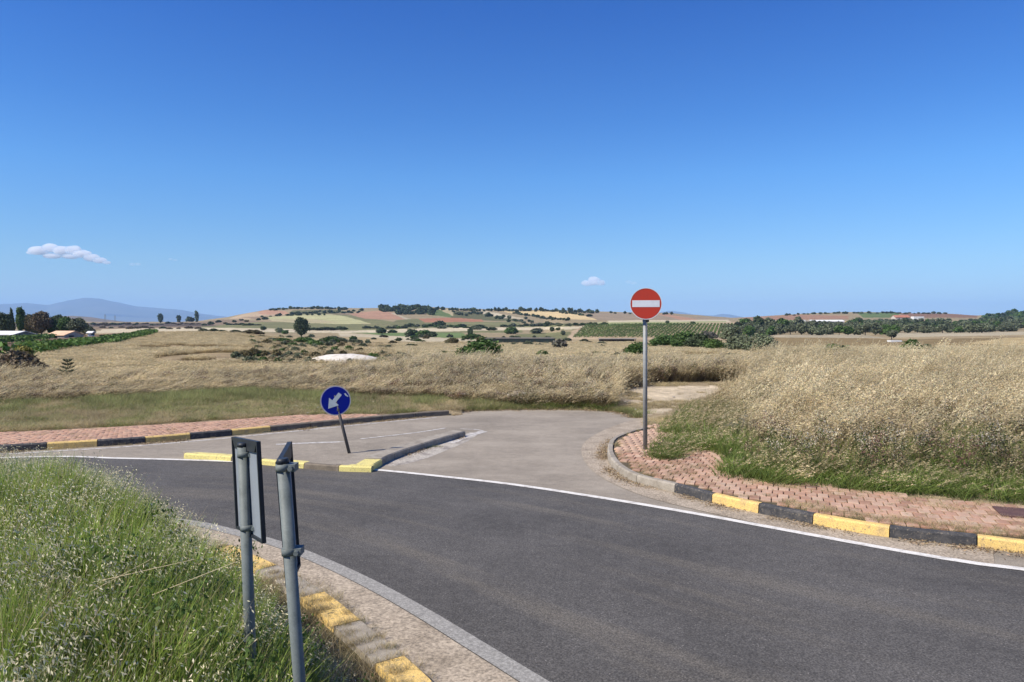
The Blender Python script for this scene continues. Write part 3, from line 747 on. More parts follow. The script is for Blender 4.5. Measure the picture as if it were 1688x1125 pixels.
ar = [(-.20, 0), (-.03, -.115), (-.03, -.038), (.155, -.038), (.155, .038), (-.03, .038), (-.03, .115)]
ar = rot2(ar, rad(38)); ar = [(p[0]-.01, p[1]+.01) for p in ar]
flat('arrow', ar, c, uxb, ax, nb_, .009, M['arrow'], bs)
st_ = rot2([(-.045, -.010), (.0, -.018), (.045, -.008), (.05, .012), (.01, .006), (-.03, .016)], rad(-58)); st_ = [(p[0]+.215, p[1]+.055) for p in st_]
o = flat('sticker', st_, c, uxb, ax, nb_, .009, M['arrow'], bs); o['label'] = 'torn grey sticker remnant at the rim'
mb = MB(); mb.tube(tuple(ax*(c.length-.2)+Vector((0,.04,0))), tuple(ax*(c.length-.16)+Vector((0,.04,0))), .038, n=14); mb.build('clamp', M['darkpole'], bs)

# the two delineator plates seen from behind, on the mound
def plate_sign(D1, ptop, pbot, far_top, near_top, far_bot, near_bot, Dfar, Dnear, pr, label, light=True, clamps=()):
    T = Vector(at(*ptop, D1)); B = Vector(at(*pbot, D1)); g = float(ground(np.array([B.x]), np.array([B.y]))[0])
    root = empty('delineator_sign', (B.x, B.y, g)); O = Vector((B.x, B.y, g)); tag(root, label, 'road sign', 'delineator plates seen from behind')
    d = (T-B).normalized(); G = B - d*(.35 + (B.z-g)/max(d.z, .2))
    mb = MB(); mb.tube(G-O, T-O, pr, n=20); mb.build('post', M['galv'], root, True)
    mb = MB(); mb.tube(T-O-d*.001, T-O+d*.018, pr*1.03, pr*.9, n=20); mb.build('post_cap', M['flange'], root, True)
    ft = Vector(at(*far_top, Dfar)); nt_ = Vector(at(*near_top, Dnear)); fb = Vector(at(*far_bot, Dfar)); nb2 = Vector(at(*near_bot, Dnear))
    P = [ft-O, nt_-O, nb2-O, fb-O]
    n = (P[1]-P[0]).cross(P[3]-P[0]).normalized(); toC = (T-O) - (P[0]+P[2])/2
    if n.dot(toC) < 0: n = -n
    def slab(Q, o0, o1, name, mat):
        V = [tuple(q+n*o0) for q in Q] + [tuple(q+n*o1) for q in Q]
        return mesh_obj(name, V, [(0,1,2,3),(7,6,5,4),(0,4,5,1),(1,5,6,2),(2,6,7,3),(3,7,4,0)], mat, root)
    cc = (P[0]+P[1]+P[2]+P[3])/4
    sh = lambda Q, k: [cc + (q-cc)*k for q in Q]
    slab(sh(P, .985), -.010, -.004, 'sign_plate', M['galv_light'])
    E = [(P[0], P[1]), (P[1], P[2]), (P[2], P[3]), (P[3], P[0])]; fw = .045
    for i_, (p, q) in enumerate(E):
        w_ = .06 if i_ == 0 else .014
        inn = lambda r_: r_ + (cc-r_).normalized()*w_*1.25
        slab([p, q, inn(q), inn(p)], -.012 - .0005*i_, .006 + .0006*i_, 'edge_flange', M['flange'])
    for (cpx, cpy) in clamps:
        C = Vector(at(cpx, cpy, D1)) - O
        mb = MB(); mb.tube(C-d*.013, C+d*.013, pr*1.16, n=20); mb.build('clamp', M['galv'], root, True)
        mb = MB(); mb.box(C + Vector((pr*1.5, .01, 0)), (.028, .05, .026)); mb.tube(C + Vector((pr*1.5, -.03, 0)), C + Vector((pr*1.5, -.012, 0)), .009, n=8); mb.build('bracket', M['galv'], root)
    return root
plate_sign(3.49, (398.5, 737), (407, 1040), (382, 721), (423.5, 729), (388, 873), (431.5, 899), 3.70, 3.33, .0258, 'square grey plate sign seen from behind, on the left of two leaning posts', clamps=((400, 750), (403.5, 872)))
plate_sign(2.66, (464.5, 765), (488.5, 1118), (477, 729), (457.5, 763), (490, 937), (473, 972), 3.20, 2.80, .0220, 'plate sign seen nearly edge on, on the right-hand leaning post nearest the road', clamps=((464.5, 772), (473, 912)))

# ------------------------------------------------------------------ plants: mesh builders
def rcol(base, n, v=.2, hue=.06):
    c = np.tile(np.array(base), (n, 1))*(1+v*(RNG.random((n, 1))*2-1)); c *= 1+hue*(RNG.random((n, 3))*2-1); return c
def blades(n, hmin, hmax, w, spread, lean, curl, cbase, ctip, seg=3, v=.25):
    b = np.zeros((n, 3)); r_ = spread*np.sqrt(RNG.random(n)); a_ = RNG.random(n)*6.283
    b[:, 0] = r_*np.cos(a_); b[:, 1] = r_*np.sin(a_); b[:, 2] = -.03
    h = hmin + (hmax-hmin)*RNG.random(n)**1.2; q = RNG.random(n)*6.283
    tip = np.stack([np.cos(q)*curl*h + lean[0]*h, np.sin(q)*curl*h + lean[1]*h, h], 1)
    mid = np.stack([tip[:, 0]*.3, tip[:, 1]*.3, h*.62], 1)
    s_ = RNG.random(n)*6.283; side = np.stack([np.cos(s_), np.sin(s_), np.zeros(n)], 1)*(w*(.6+.8*RNG.random(n)))[:, None]/2
    V = []; C = []; c0 = rcol(cbase, n, v); c1 = rcol(ctip, n, v)
    for k in range(seg):
        t = k/seg; P = b + 2*t*(1-t)*mid + t*t*tip; ww = 1-.55*t
        V += [P-side*ww, P+side*ww]; cc = c0*(1-t)+c1*t; C += [cc, cc]
    V.append(b+tip); C.append(c1)
    V = np.stack(V, 1); C = np.stack(C, 1); m = V.shape[1]
    V[:, -1] = (b+2*0+tip)
    fs = []
    for k in range(seg-1): fs += [(2*k, 2*k+1, 2*k+3), (2*k, 2*k+3, 2*k+2)]
    fs.append((2*seg-2, 2*seg-1, 2*seg)); fs = np.array(fs)
    Fc = (fs[None] + (np.arange(n)*m)[:, None, None]).reshape(-1, 3)
    return V.reshape(-1, 3), Fc, C.reshape(-1, 3), (b, mid, tip)
def diamonds(P, D_, L, w, col, v=.15):
    n = len(P); D_ = D_/np.linalg.norm(D_, axis=1)[:, None]; r_ = RNG.normal(size=(n, 3)); s_ = np.cross(D_, r_); s_ /= np.linalg.norm(s_, axis=1)[:, None]
    L = L*(.7+.6*RNG.random((n, 1))); 
    V = np.stack([P, P + D_*L*.45 + s_*w/2, P + D_*L, P + D_*L*.45 - s_*w/2], 1)
    C = np.repeat(rcol(col, n, v)[:, None], 4, 1); f = np.array([(0, 1, 2), (0, 2, 3)])
    Fc = (f[None] + (np.arange(n)*4)[:, None, None]).reshape(-1, 3)
    return V.reshape(-1, 3), Fc, C.reshape(-1, 3)
def curve_pt(bmt, t):
    b, m, tip = bmt; t = t[:, None]; return b + 2*t*(1-t)*m + t*t*tip
def join(parts):
    V = []; Fc = []; C = []; n = 0
    for v, f, c in parts: V.append(v); Fc.append(f+n); C.append(c); n += len(v)
    return np.vstack(V), np.vstack(Fc), np.vstack(C)
def oats(nst, hmin, hmax, spread, lean, nsp, L, w, stemcol, seedcol, sw=.0025, droop=.8, top=.35, curl=.2, spr=.06):
    v, f, c, bmt = blades(nst, hmin, hmax, sw, spread, lean, curl, stemcol, [(a_+b_)/2 for a_, b_ in zip(stemcol, seedcol)], 3)
    idx = np.repeat(np.arange(nst), nsp); t = 1 - top*RNG.random(len(idx)); sb = tuple(q[idx] for q in bmt)
    P = curve_pt(sb, t); P = P + RNG.normal(size=P.shape)*spr*(1.1-t+.35*top)[:, None]/.5*np.array((1, 1, .5)) 
    D_ = RNG.normal(size=P.shape)*.45 + np.array((.45, 0, -droop))
    return join([(v, f, c), diamonds(P, D_, L, w, seedcol)])
def tuft(name, parts, mat):
    v, f, c = join([p[:3] for p in parts]); me = bpy.data.meshes.new(name)
    me.vertices.add(len(v)); me.vertices.foreach_set('co', v.astype(np.float32).ravel())
    me.loops.add(len(f)*3); me.loops.foreach_set('vertex_index', f.ravel().astype(np.int32))
    me.polygons.add(len(f)); me.polygons.foreach_set('loop_start', np.arange(0, len(f)*3, 3, dtype=np.int32)); me.update(calc_edges=True)
    ca = me.color_attributes.new('Col', 'FLOAT_COLOR', 'POINT'); cc = np.ones((len(v), 4), np.float32); cc[:, :3] = np.clip(c, 0, 1); ca.data.foreach_set('color', cc.ravel())
    me.materials.append(mat); return me
def source(name, meshes):
    col = bpy.data.collections.new(name)
    for k, me in enumerate(meshes):
        o = bpy.data.objects.new('%s_%02d' % (name, k), me); col.objects.link(o)
    return col
def scatter(name, X, Y, col, ncol, scl, zoff=0.0, tiltsd=.08, zrot=.5, zs=None, label=None, cat=None, zfix=None):
    n = len(X); Z = (ground(X, Y) if zfix is None else zfix) + zoff
    me = bpy.data.meshes.new(name); me.vertices.add(n); me.vertices.foreach_set('co', np.stack([X, Y, Z], 1).astype(np.float32).ravel())
    a1 = me.attributes.new('rot', 'FLOAT_VECTOR', 'POINT'); r_ = np.stack([RNG.normal(size=n)*tiltsd, RNG.normal(size=n)*tiltsd, (RNG.random(n)*2-1)*zrot], 1); a1.data.foreach_set('vector', r_.astype(np.float32).ravel())
    a2 = me.attributes.new('scl', 'FLOAT_VECTOR', 'POINT'); s_ = np.repeat(np.asarray(scl, float)[:, None], 3, 1); 
    if zs is not None: s_[:, 2] = zs
    a2.data.foreach_set('vector', s_.astype(np.float32).ravel())
    a3 = me.attributes.new('idx', 'INT', 'POINT'); a3.data.foreach_set('value', RNG.integers(0, ncol, n).astype(np.int32))
    o = bpy.data.objects.new(name, me); COL.objects.link(o)
    ng = bpy.data.node_groups.new(name, 'GeometryNodeTree')
    ng.interface.new_socket('Geometry', in_out='INPUT', socket_type='NodeSocketGeometry'); ng.interface.new_socket('Geometry', in_out='OUTPUT', socket_type='NodeSocketGeometry')
    gi = ng.nodes.new('NodeGroupInput'); go = ng.nodes.new('NodeGroupOutput'); ci = ng.nodes.new('GeometryNodeCollectionInfo'); ci.inputs['Collection'].default_value = col
    ci.inputs['Separate Children'].default_value = True; ci.inputs['Reset Children'].default_value = True
    ip_ = ng.nodes.new('GeometryNodeInstanceOnPoints'); ip_.inputs['Pick Instance'].default_value = True
    def na_(nm, dt):
        q = ng.nodes.new('GeometryNodeInputNamedAttribute'); q.data_type = dt; q.inputs['Name'].default_value = nm; return q.outputs['Attribute']
    L = ng.links.new
    L(gi.outputs[0], ip_.inputs['Points']); L(ci.outputs[0], ip_.inputs['Instance']); L(na_('idx', 'INT'), ip_.inputs['Instance Index'])
    L(na_('rot', 'FLOAT_VECTOR'), ip_.inputs['Rotation']); L(na_('scl', 'FLOAT_VECTOR'), ip_.inputs['Scale']); L(ip_.outputs[0], go.inputs[0])
    md = o.modifiers.new('scatter', 'NODES'); md.node_group = ng
    stuff(o, label, cat); return o
def leafball(lobes, n, size, col, v=.35, flat_=.0, shell=.55, aspect=1.7):
    lob = np.array(lobes, float); wts = lob[:, 3]**2; wts /= wts.sum(); k = RNG.choice(len(lob), n, p=wts)
    d = RNG.normal(size=(n, 3)); d /= np.linalg.norm(d, axis=1)[:, None]
    sq = lob[k, 4] if lob.shape[1] > 4 else np.ones(n)
    r_ = lob[k, 3]*(shell + (1-shell)*RNG.random(n)**.5)*(1+.12*RNG.normal(size=n))
    P = lob[k, :3] + d*r_[:, None]*np.stack([np.ones(n), np.ones(n), sq], 1)
    nn = d + RNG.normal(size=(n, 3))*.7; nn /= np.linalg.norm(nn, axis=1)[:, None]
    t = np.cross(nn, RNG.normal(size=(n, 3))); t /= np.linalg.norm(t, axis=1)[:, None]; b = np.cross(nn, t)
    s_ = size*(.6+.8*RNG.random((n, 1))); V = np.stack([P - t*s_*aspect/2, P + b*s_/2, P + t*s_*aspect/2, P - b*s_/2], 1)
    tone = (1 + .30*(fbm(P[:, 0]*2.5+7, P[:, 2]*2.5+P[:, 1])-.5)*2)[:, None]
    C = np.repeat((rcol(col, n, v)*tone)[:, None], 4, 1); f = np.array([(0, 1, 2), (0, 2, 3)])
    return V.reshape(-1, 3), (f[None] + (np.arange(n)*4)[:, None, None]).reshape(-1, 3), C.reshape(-1, 3)


# ------------------------------------------------------------------ tuft sources
GR = (.075,.125,.025); GRT = (.15,.21,.05); CREAM = (.74,.67,.43); STR = (.42,.33,.17); STRT = (.58,.48,.29)
T_green = source('green_tuft', [tuft('green_tuft', [blades(70, .14, .42, .0055, .13, (.16, .0), .32, (.095,.15,.022), (.32,.41,.08), 3),
        blades(9, .2, .46, .0045, .13, (.24, 0), .3, (.24,.20,.09), (.52,.43,.24), 3)], M['grass']) for _ in range(5)])
T_oat = source('oat_tuft', [tuft('oat_tuft', [oats(6, .34, .62, .12, (.36, .0), 13, .021, .0058, (.17,.20,.07), CREAM, .0024, .7, .42, .25, .034)], M['grass']) for _ in range(6)])
T_dryshort = source('dry_short_tuft', [tuft('dry_short_tuft', [blades(46, .05, .20, .004, .13, (.1, 0), .9, (.30,.23,.12), (.60,.49,.28), 2),
        blades(10, .04, .14, .005, .12, (.1, 0), .7, (.08,.11,.03), (.15,.18,.06), 2)], M['straw']) for _ in range(5)])
T_greenshort = source('green_short_tuft', [tuft('green_short_tuft', [blades(46, .05, .20, .007, .15, (.1, 0), .8, (.14,.15,.045), (.34,.35,.13), 2),
        blades(14, .04, .16, .006, .14, (.1, 0), .9, (.25,.19,.09), (.42,.33,.18), 2)], M['grass']) for _ in range(5)])
def tall(green, n=13, seeds=10, c=(.57,.465,.27)):
    return tuft('tall_tuft', [oats(n, .55, 1.0, .19, (.42, .0), seeds, .045, .014, (.22,.17,.08), c, .0045, .10, .24, .22, .012),
        blades(34, .2, .62, .008, .19, (.25, 0), .45, (.075,.06,.03) if not green else (.055,.085,.018), (.27,.20,.10) if not green else (.19,.25,.06), 3)], M['straw'])
T_tall = source('tall_dry_tuft', [tall(False) for _ in range(5)])
T_tallgreen = source('tall_green_tuft', [tall(True, 6, 9) for _ in range(5)])
T_base = source('green_base_tuft', [tuft('green_base_tuft', [blades(60, .15, .5, .010, .2, (.15, 0), .55, (.075,.11,.022), (.24,.31,.07), 3)], M['grass']) for _ in range(4)])
def weed(c0, c1, seed):
    return tuft('weed', [blades(22, .4, .95, .006, .16, (.12, 0), .35, (.10,.08,.05), (.24,.17,.10), 3),
        leafball([(0, 0, .35, .22), (.1, 0, .6, .2), (-.08, .05, .75, .16)], 130, .028, c0, .4, shell=.2),
        leafball([(0, 0, .8, .2, .6), (.12, .03, .9, .14, .6), (-.1, 0, .7, .15, .6)], 46, .026, seed, .2, shell=.3, aspect=1.1)], M['straw'])
T_weed = source('weed_tuft', [weed((.15,.12,.06), 0, (.55,.47,.33)), weed((.11,.12,.045), 0, (.60,.53,.40)), weed((.17,.10,.07), 0, (.50,.38,.27)), weed((.09,.11,.035), 0, (.5,.42,.28)), weed((.19,.14,.08), 0, (.6,.52,.36))])
T_field = source('field_tuft', [tuft('field_tuft', [blades(60, .25, .6, .022, .5, (.35, 0), .5, (.13,.095,.05), (.50,.39,.20), 2),
        diamonds(RNG.normal(size=(40, 3))*np.array((.3, .3, .05))+np.array((.12, 0, .45)), RNG.normal(size=(40, 3))*.3+np.array((.7, 0, .5)), .13, .03, (.62,.51,.30))], M['straw']) for _ in range(5)])
T_litter = source('litter', [tuft('litter', [diamonds(RNG.normal(size=(26, 3))*np.array((.09, .06, .006))+np.array((0, 0, .012)), RNG.normal(size=(26, 3))*np.array((1, 1, .25)), .035, .012, (.30,.22,.13), .4)], M['litter']) for _ in range(4)])
T_broad = source('broad_weed', [tuft('broad_weed', [leafball([(0, 0, .12, .14, .8), (.1, .05, .16, .12, .8), (-.1, 0, .1, .1, .8)], 420, .011, (.085,.14,.03), .35, shell=.2)], M['grass']) for _ in range(3)])

def along(path, m, off, sd):
    i_ = (RNG.random(m)*(len(path)-1)).astype(int); o_ = offset(path, 1)-path; return path[i_] + o_[i_]*(off+RNG.normal(size=m)*sd)[:, None]
def rand_box(n, x0, x1, y0, y1): return x0+(x1-x0)*RNG.random(n), y0+(y1-y0)*RNG.random(n)
PP = lambda X, Y, z=.1: proj(X, Y, z)
out_road = lambda X, Y: ~in_poly(X, Y, road_poly)

# ---- mound with green wild oats
n = 19000; X, Y = rand_box(n, -13, 2.0, 1.0, 10.5)
k = in_poly(X, Y, island_side); X, Y = X[k], Y[k]
dk = dist_path(X, Y, inner_kerb[::2]); px, py = proj(X, Y, ground(X, Y))
vis = (px > -1300) & (np.hypot(X, Y) > 1.2)
cl_ = fbm(X*1.4+8, Y*1.4)
g = vis & (dk > .85 + .55*sstep(4.8, 7.5, Y) + .6*(fbm(X*1.3, Y*1.3)-.5)) & (RNG.random(len(X)) < np.where(Y > 6, .55, .9))
dens = np.where(py > 760, 1, 1)
sc = .75 + .5*RNG.random(len(X)); tall_ = .75 + .5*fbm(X*.8+4, Y*.8)
scatter('grass', X[g], Y[g], T_green, 5, sc[g], tiltsd=.14, zs=(sc*tall_*(.55+.9*cl_)*sstep(.4, 1.6, dk)*np.where(Y > 6, .75, 1.0)+.10)[g], zrot=.9, label='dense green grass covering the roundabout mound', cat='grass')
nearpost = np.minimum(np.hypot(X+1.27, Y-3.42), np.hypot(X+.9, Y-3.0))
g = vis & (dk > 1.0 + .35*sstep(4.8, 7.5, Y)) & (RNG.random(len(X)) < np.where(Y > 5.2, .9, .42)*np.clip(cl_*2.6-.4, .35, 1.25)) & (nearpost > .15)
scatter('wild_oats', X[g], Y[g], T_oat, 6, (.8+.45*RNG.random(len(X)))[g], tiltsd=.14, zs=((.55+.45*RNG.random(len(X)))*sstep(.3, 2.2, dk)*np.where(Y > 6, .85, 1)+.08)[g], zrot=.7, label='pale nodding wild oat heads above the green grass of the mound', cat='grass')
n = 9000; X, Y = rand_box(n, -11, 2.0, 1.5, 10.5); k = in_poly(X, Y, island_side); X, Y = X[k], Y[k]; dk = dist_path(X, Y, inner_kerb[::2])
g = (dk > .27) & (dk < 1.15 + .6*sstep(4.8, 7.5, Y)) & (RNG.random(len(X)) < .8)
scatter('dry_grass', X[g], Y[g], T_dryshort, 5, (.6+.6*RNG.random(len(X)))[g], zrot=3, label='dry trampled grass strip between the mound and the inner kerb', cat='grass')
n = 110; q_ = RNG.random(n); X = np.where(q_ < .6, RNG.normal(-1.75, .38, n), RNG.normal(-3.0, .9, n)); Y = np.where(q_ < .6, RNG.normal(3.9, .55, n), RNG.normal(5.0, .9, n)); k = in_poly(X, Y, island_side) & (dist_path(X, Y, inner_kerb[::2]) > .9); X, Y = X[k], Y[k]
scatter('leafy_weeds', X, Y, T_broad, 3, .8+.7*RNG.random(len(X)), zrot=3, zs=1.0+.9*RNG.random(len(X)), label='dark leafy weeds in the green grass left of the posts', cat='weeds')
# long dead stalks lying on the grass
mb = MB()
for k_ in range(11):
    x_ = random.uniform(-3.6, -1.75); y_ = random.uniform(2.9, 4.6); g_ = float(ground(np.array([x_]), np.array([y_]))[0]) + random.uniform(.12, .35)
    if not in_poly(np.array([x_]), np.array([y_]), island_side)[0] or dist_path(np.array([x_]), np.array([y_]), inner_kerb[::2])[0] < .5: continue
    a__ = random.uniform(-.6, .9); l_ = random.uniform(.25, .6); mb.tube((x_, y_, g_), (x_+math.cos(a__)*l_, y_+math.sin(a__)*l_*.5, g_+random.uniform(-.02, .22)), .0024, .0009, 4)
o = mb.build('dead_stalks', worn('dead_stalk', (.52,.44,.28), (.36,.29,.17), 9, .4, .7, 60, bstr=0)); stuff(o, 'long pale dead stalks lying across the green grass of the mound', 'stalks')
# thin dry grass creeping over the kerb tops and apron edge
n = 950; s_ = RNG.random(n); q = inner_kerb[(s_*(len(inner_kerb)-1)).astype(int)]; off = RNG.normal(size=n)*.12; 
tq = np.gradient(inner_kerb, axis=0); tq /= np.linalg.norm(tq, axis=1)[:, None]; tq = tq[(s_*(len(inner_kerb)-1)).astype(int)]
P = q + np.stack([tq[:, 1], -tq[:, 0]], 1)*(.16+off)[:, None]
scatter('dry_grass', P[:, 0], P[:, 1], T_dryshort, 5, .25+.35*RNG.random(n), zrot=3, zfix=np.where(off > -.15, .125, .02), label='thin dry stalks over the inner kerb blocks', cat='grass')

n = 420; X, Y = rand_box(n, -4.5, .6, 2.2, 6.5); k = in_poly(X, Y, island_side) & (dist_path(X, Y, inner_kerb[::2]) > 1.0) & (X + .25*Y > -.9); X, Y = X[k], Y[k]
scatter('low_weeds', X, Y, T_broad, 3, .6+.5*RNG.random(len(X)), zrot=3, label='dark leafy weeds round the feet of the two posts', cat='weeds')

# ---- right-hand tall grass
right_reg = [(1078, 762), (1090, 705), (1125, 676), (1215, 645), (1225, 612), (1240, 598), (3300, 598), (3300, 850), (1900, 838), (1688, 830), (1560, 822), (1450, 812), (1330, 802), (1250, 797), (1192, 788), (1175, 760), (1120, 762)]
notch = [(1118, 752), (1190, 742), (1196, 792), (1110, 800)]
n = 36000; u = RNG.random(n); Y = 8 + 42*u**.8; X = (RNG.random(n)*1.35 - .05)*Y + 2.0
px, py = PP(X, Y); py = py + 10*(fbm(X*1.1, Y*1.1)-.5); k = in_poly(px, py, right_reg) & (fbm(X*.9+60, Y*.9) > .30) & ~in_poly(px, py, notch) & out_road(X, Y) & (px < 2150); X, Y, px, py = X[k], Y[k], px[k], py[k]
front = sstep(0, 55, (805 + (px-1250)*.03) - py)       # 0 at front border, 1 inside
ns = fbm(X*.35, Y*.35); fr2 = sstep(0, 120, (805 + (px-1250)*.03) - py); grn = (ns + .42*(1-fr2) + .22*(px < 1220)*(Y < 20) - .1*(Y > 24) + .14*(RNG.random(len(X))-.5)) > .61
hsc = (.42 + .25*front + .33*fr2)*(.8+.4*fbm(X*.5+9, Y*.5))*np.interp(px, [1080, 1150, 1260], [.42, .52, 1.0])*(.65+.55*RNG.random(len(X)))*(.72+.6*fbm(X*1.3, Y*1.3+50))
dens = RNG.random(len(X))
g = ~grn & ((fr2 > .25) | (dens < .35))
scatter('tall_dry_grass', X[g], Y[g], T_tall, 5, (.85+.3*RNG.random(len(X)))[g], zs=hsc[g], zrot=.9, tiltsd=.20, label='tall straw-coloured oat grass leaning right on the right-hand verge', cat='grass')
g = grn & (dens < .8)
scatter('tall_green_grass', X[g], Y[g], T_tallgreen, 5, (.85+.3*RNG.random(len(X)))[g], zs=hsc[g]*.85, zrot=.6, label='half green tall grass on the right-hand verge', cat='grass')
g = (fr2 < .8) & (dens < .9) & (ns + .6*(1-fr2) > .55)
scatter('green_grass', X[g], Y[g], T_base, 4, (.8+.4*RNG.random(len(X)))[g], tiltsd=.2, zs=(hsc*1.05+.12)[g], zrot=2, label='green grass along the foot of the right-hand tall grass', cat='grass')
g = (dens < .07 + .12*(1-fr2)) & (front > .1) & (px > 1240)
scatter('dry_weeds', X[g], Y[g], T_weed, 5, (.6+.3*RNG.random(len(X)))[g], zrot=3, label='brown dried weeds among the right-hand tall grass', cat='weeds')

g = (dens < .13) & (fr2 > .3) & (px > 1150)
T_plume = source('plume_tuft', [tuft('plume_tuft', [oats(5, .85, 1.15, .14, (.60, .0), 26, .05, .013, (.34,.27,.14), (.70,.59,.36), .005, .05, .30, .14, .010)], M['straw']) for _ in range(5)])
scatter('plume_grass', X[g], Y[g], T_plume, 5, (.85+.35*RNG.random(len(X)))[g], zs=(hsc*1.12)[g], zrot=.45, tiltsd=.12, label='bright pale plumes bending right above the right-hand tall grass', cat='grass')

# ---- band of tall weeds behind the side road
band = [(-1500, 672), (-600, 668), (0, 664), (200, 655), (400, 643), (560, 652), (700, 657), (790, 664), (900, 672), (1004, 676), (1008, 645), (1060, 632), (1230, 628), (1260, 598), (1260, 594), (-1500, 594)]
n = 57000; Y = 18 + 18*RNG.random(n)**.9; X = (RNG.random(n)*1.8-1.35)*Y
px, py = PP(X, Y); k = in_poly(px, py, band) & out_road(X, Y) & (px > -800) & (Y < np.interp(px, [0, 300, 600], [31, 31, 36])); X, Y, px, py = X[k], Y[k], px[k], py[k]
ns = fbm(X*.22+5, Y*.22+2); e = RNG.random(len(X)); bot = np.interp(px, [-600, 0, 200, 400, 560, 700, 790, 1000], [668, 664, 655, 643, 652, 657, 664, 674]); fr = sstep(0, 30, bot-py+9*(fbm(X*1.2, Y*1.2)-.5))
h = np.interp(px, [-400, 0, 250, 500, 640, 800, 1100, 1300], [.62, .62, .52, .62, .85, .92, .85, .9])*(.45+.55*fr)*(.55+.45*fbm(X*.4, Y*.4+30)+.5*fbm(X*1.6, Y*1.6+3))*(.7+.5*RNG.random(len(X)))
h *= np.where((px > 485) & (px < 655), .86, 1)
g = e < .52
scatter('tall_dry_grass', X[g], Y[g], T_tall, 5, (.85+.3*RNG.random(len(X)))[g], zs=h[g], zrot=.7, label='band of pale dry grass behind the side road', cat='grass')
g = e < .09
scatter('plume_grass', X[g], Y[g], T_plume, 5, (.8+.35*RNG.random(len(X)))[g], zs=(h*1.05)[g], zrot=.5, tiltsd=.12, label='bright pale plumes bending right over the weed band', cat='grass')
g = (e >= .52) & (e < .84)
scatter('dry_weeds', X[g], Y[g], T_weed, 5, (.7+.35*RNG.random(len(X)))[g], zs=h[g]*.95, zrot=3, label='brown seeding weeds in the band behind the side road', cat='weeds')
g = (e >= .84) & ((ns > .5) | (fr < .4))
scatter('tall_green_grass', X[g], Y[g], T_tallgreen, 5, (.85+.3*RNG.random(len(X)))[g], zs=h[g]*.8, zrot=.7, label='greener clumps at the foot of the weed band', cat='grass')
g = (fr < .8) & (e < .55)
scatter('green_grass', X[g], Y[g], T_base, 4, (.8+.4*RNG.random(len(X)))[g], zs=h[g]*.6, zrot=2, label='low green grass in front of the weed band', cat='grass')

# ---- mown verge on the left
n = 66000; Y = 14 + 16*RNG.random(n); X = (RNG.random(n)*1.7-1.5)*Y
px, py = PP(X, Y); lp_back = np.array(lb2)
verge = [(-1500, 672), (-600, 668), (0, 664), (200, 655), (400, 643), (560, 652), (700, 657), (790, 664), (900, 672), (1004, 676), (1040, 683), (850, 674), (762, 675), (640, 682), (600, 684), (540, 682), (430, 688), (240, 700), (0, 712), (-600, 745), (-1500, 780)]
k = in_poly(px, py, verge) & out_road(X, Y) & ~in_poly(X, Y, lp) & (px > -800); X, Y, px, py = X[k], Y[k], px[k], py[k]
ns = fbm(X*.5, Y*.5+7); bot = np.interp(px, [-600, 0, 200, 400, 560, 700, 790, 1000], [668, 664, 655, 643, 652, 657, 664, 674])
e = RNG.random(len(X)); grn = (ns + .25*np.exp(-((py-bot-12)/12)**2)*sstep(150, 260, px)*(1-sstep(540, 600, px)) + .7*(e-.5) - .10*(px < 170)) > .68; grn |= (fbm(X*2.1, Y*2.1+9) > .62)
e = RNG.random(len(X))
g = grn; scatter('verge_grass', X[g], Y[g], T_greenshort, 5, (.8+.6*RNG.random(len(X)))[g], zs=((.5+.8*RNG.random(len(X)))*(.7+.9*np.exp(-((py-bot-8)/10)**2)))[g], zrot=3, label='short green grass of the left verge', cat='grass')
g = ~grn & (e < .9); scatter('verge_grass', X[g], Y[g], T_dryshort, 5, (.8+.6*RNG.random(len(X)))[g], zs=((.3+.9*RNG.random(len(X))**2)*(.6+.9*fbm(X*1.5, Y*1.5+20)))[g], zrot=3, label='short mown straw of the left verge', cat='grass')

# ---- grass over the pavements, joints and dirt patch
n = 1500; q = right_kerb[(RNG.random(n)*(len(right_kerb)-60)).astype(int)]; P = q + np.stack([RNG.normal(size=n)*.1+.25, RNG.normal(size=n)*.1+.25], 1); px, py = PP(P[:, 0], P[:, 1])
k = (px > 1290) | (RNG.random(n) < .12); k &= in_poly(P[:, 0], P[:, 1], pave_poly); P = P[k]
scatter('dry_grass', P[:, 0], P[:, 1], T_dryshort, 5, .25+.35*RNG.random(len(P)), zfix=np.full(len(P), .125), zrot=3, label='dry grass growing behind the right kerb', cat='grass')
n = 2600; X, Y = rand_box(n, 2, 8, 8, 16); px, py = PP(X, Y); k = in_poly(X, Y, pave_poly) & (fbm(X*.9+2, Y*.9) + .25*(px > 1300) + np.where(py < np.interp(px, [1190, 1400, 1688], [800, 822, 845]), .2, 0) > .70); X, Y = X[k], Y[k]
scatter('dry_grass', X, Y, T_dryshort, 5, .35+.5*RNG.random(len(X)), zfix=np.full(len(X), .125), zs=.2+.3*RNG.random(len(X)), zrot=3, label='flattened dry grass lying over the brick pavement', cat='grass')
n = 900; X, Y = rand_box(n, 1.5, 8, 8, 18); k = in_poly(X, Y, pave_poly); X, Y = X[k], Y[k]
scatter('low_weeds', X, Y, T_greenshort, 5, .12+.2*RNG.random(len(X)), zfix=np.full(len(X), .125), zs=.1+.15*RNG.random(len(X)), zrot=3, label='tiny weeds in the paver joints', cat='weeds')
n = 5200; Y = 17+14*RNG.random(n); X = Y*(.12+.2*RNG.random(n)); px, py = PP(X, Y); k = in_poly(px, py, [(1000,692),(1004,645),(1060,632),(1210,630),(1205,645),(1140,668),(1085,700)]) & out_road(X, Y) & (fbm(X*.8, Y*.5) > .5); X, Y = X[k], Y[k]
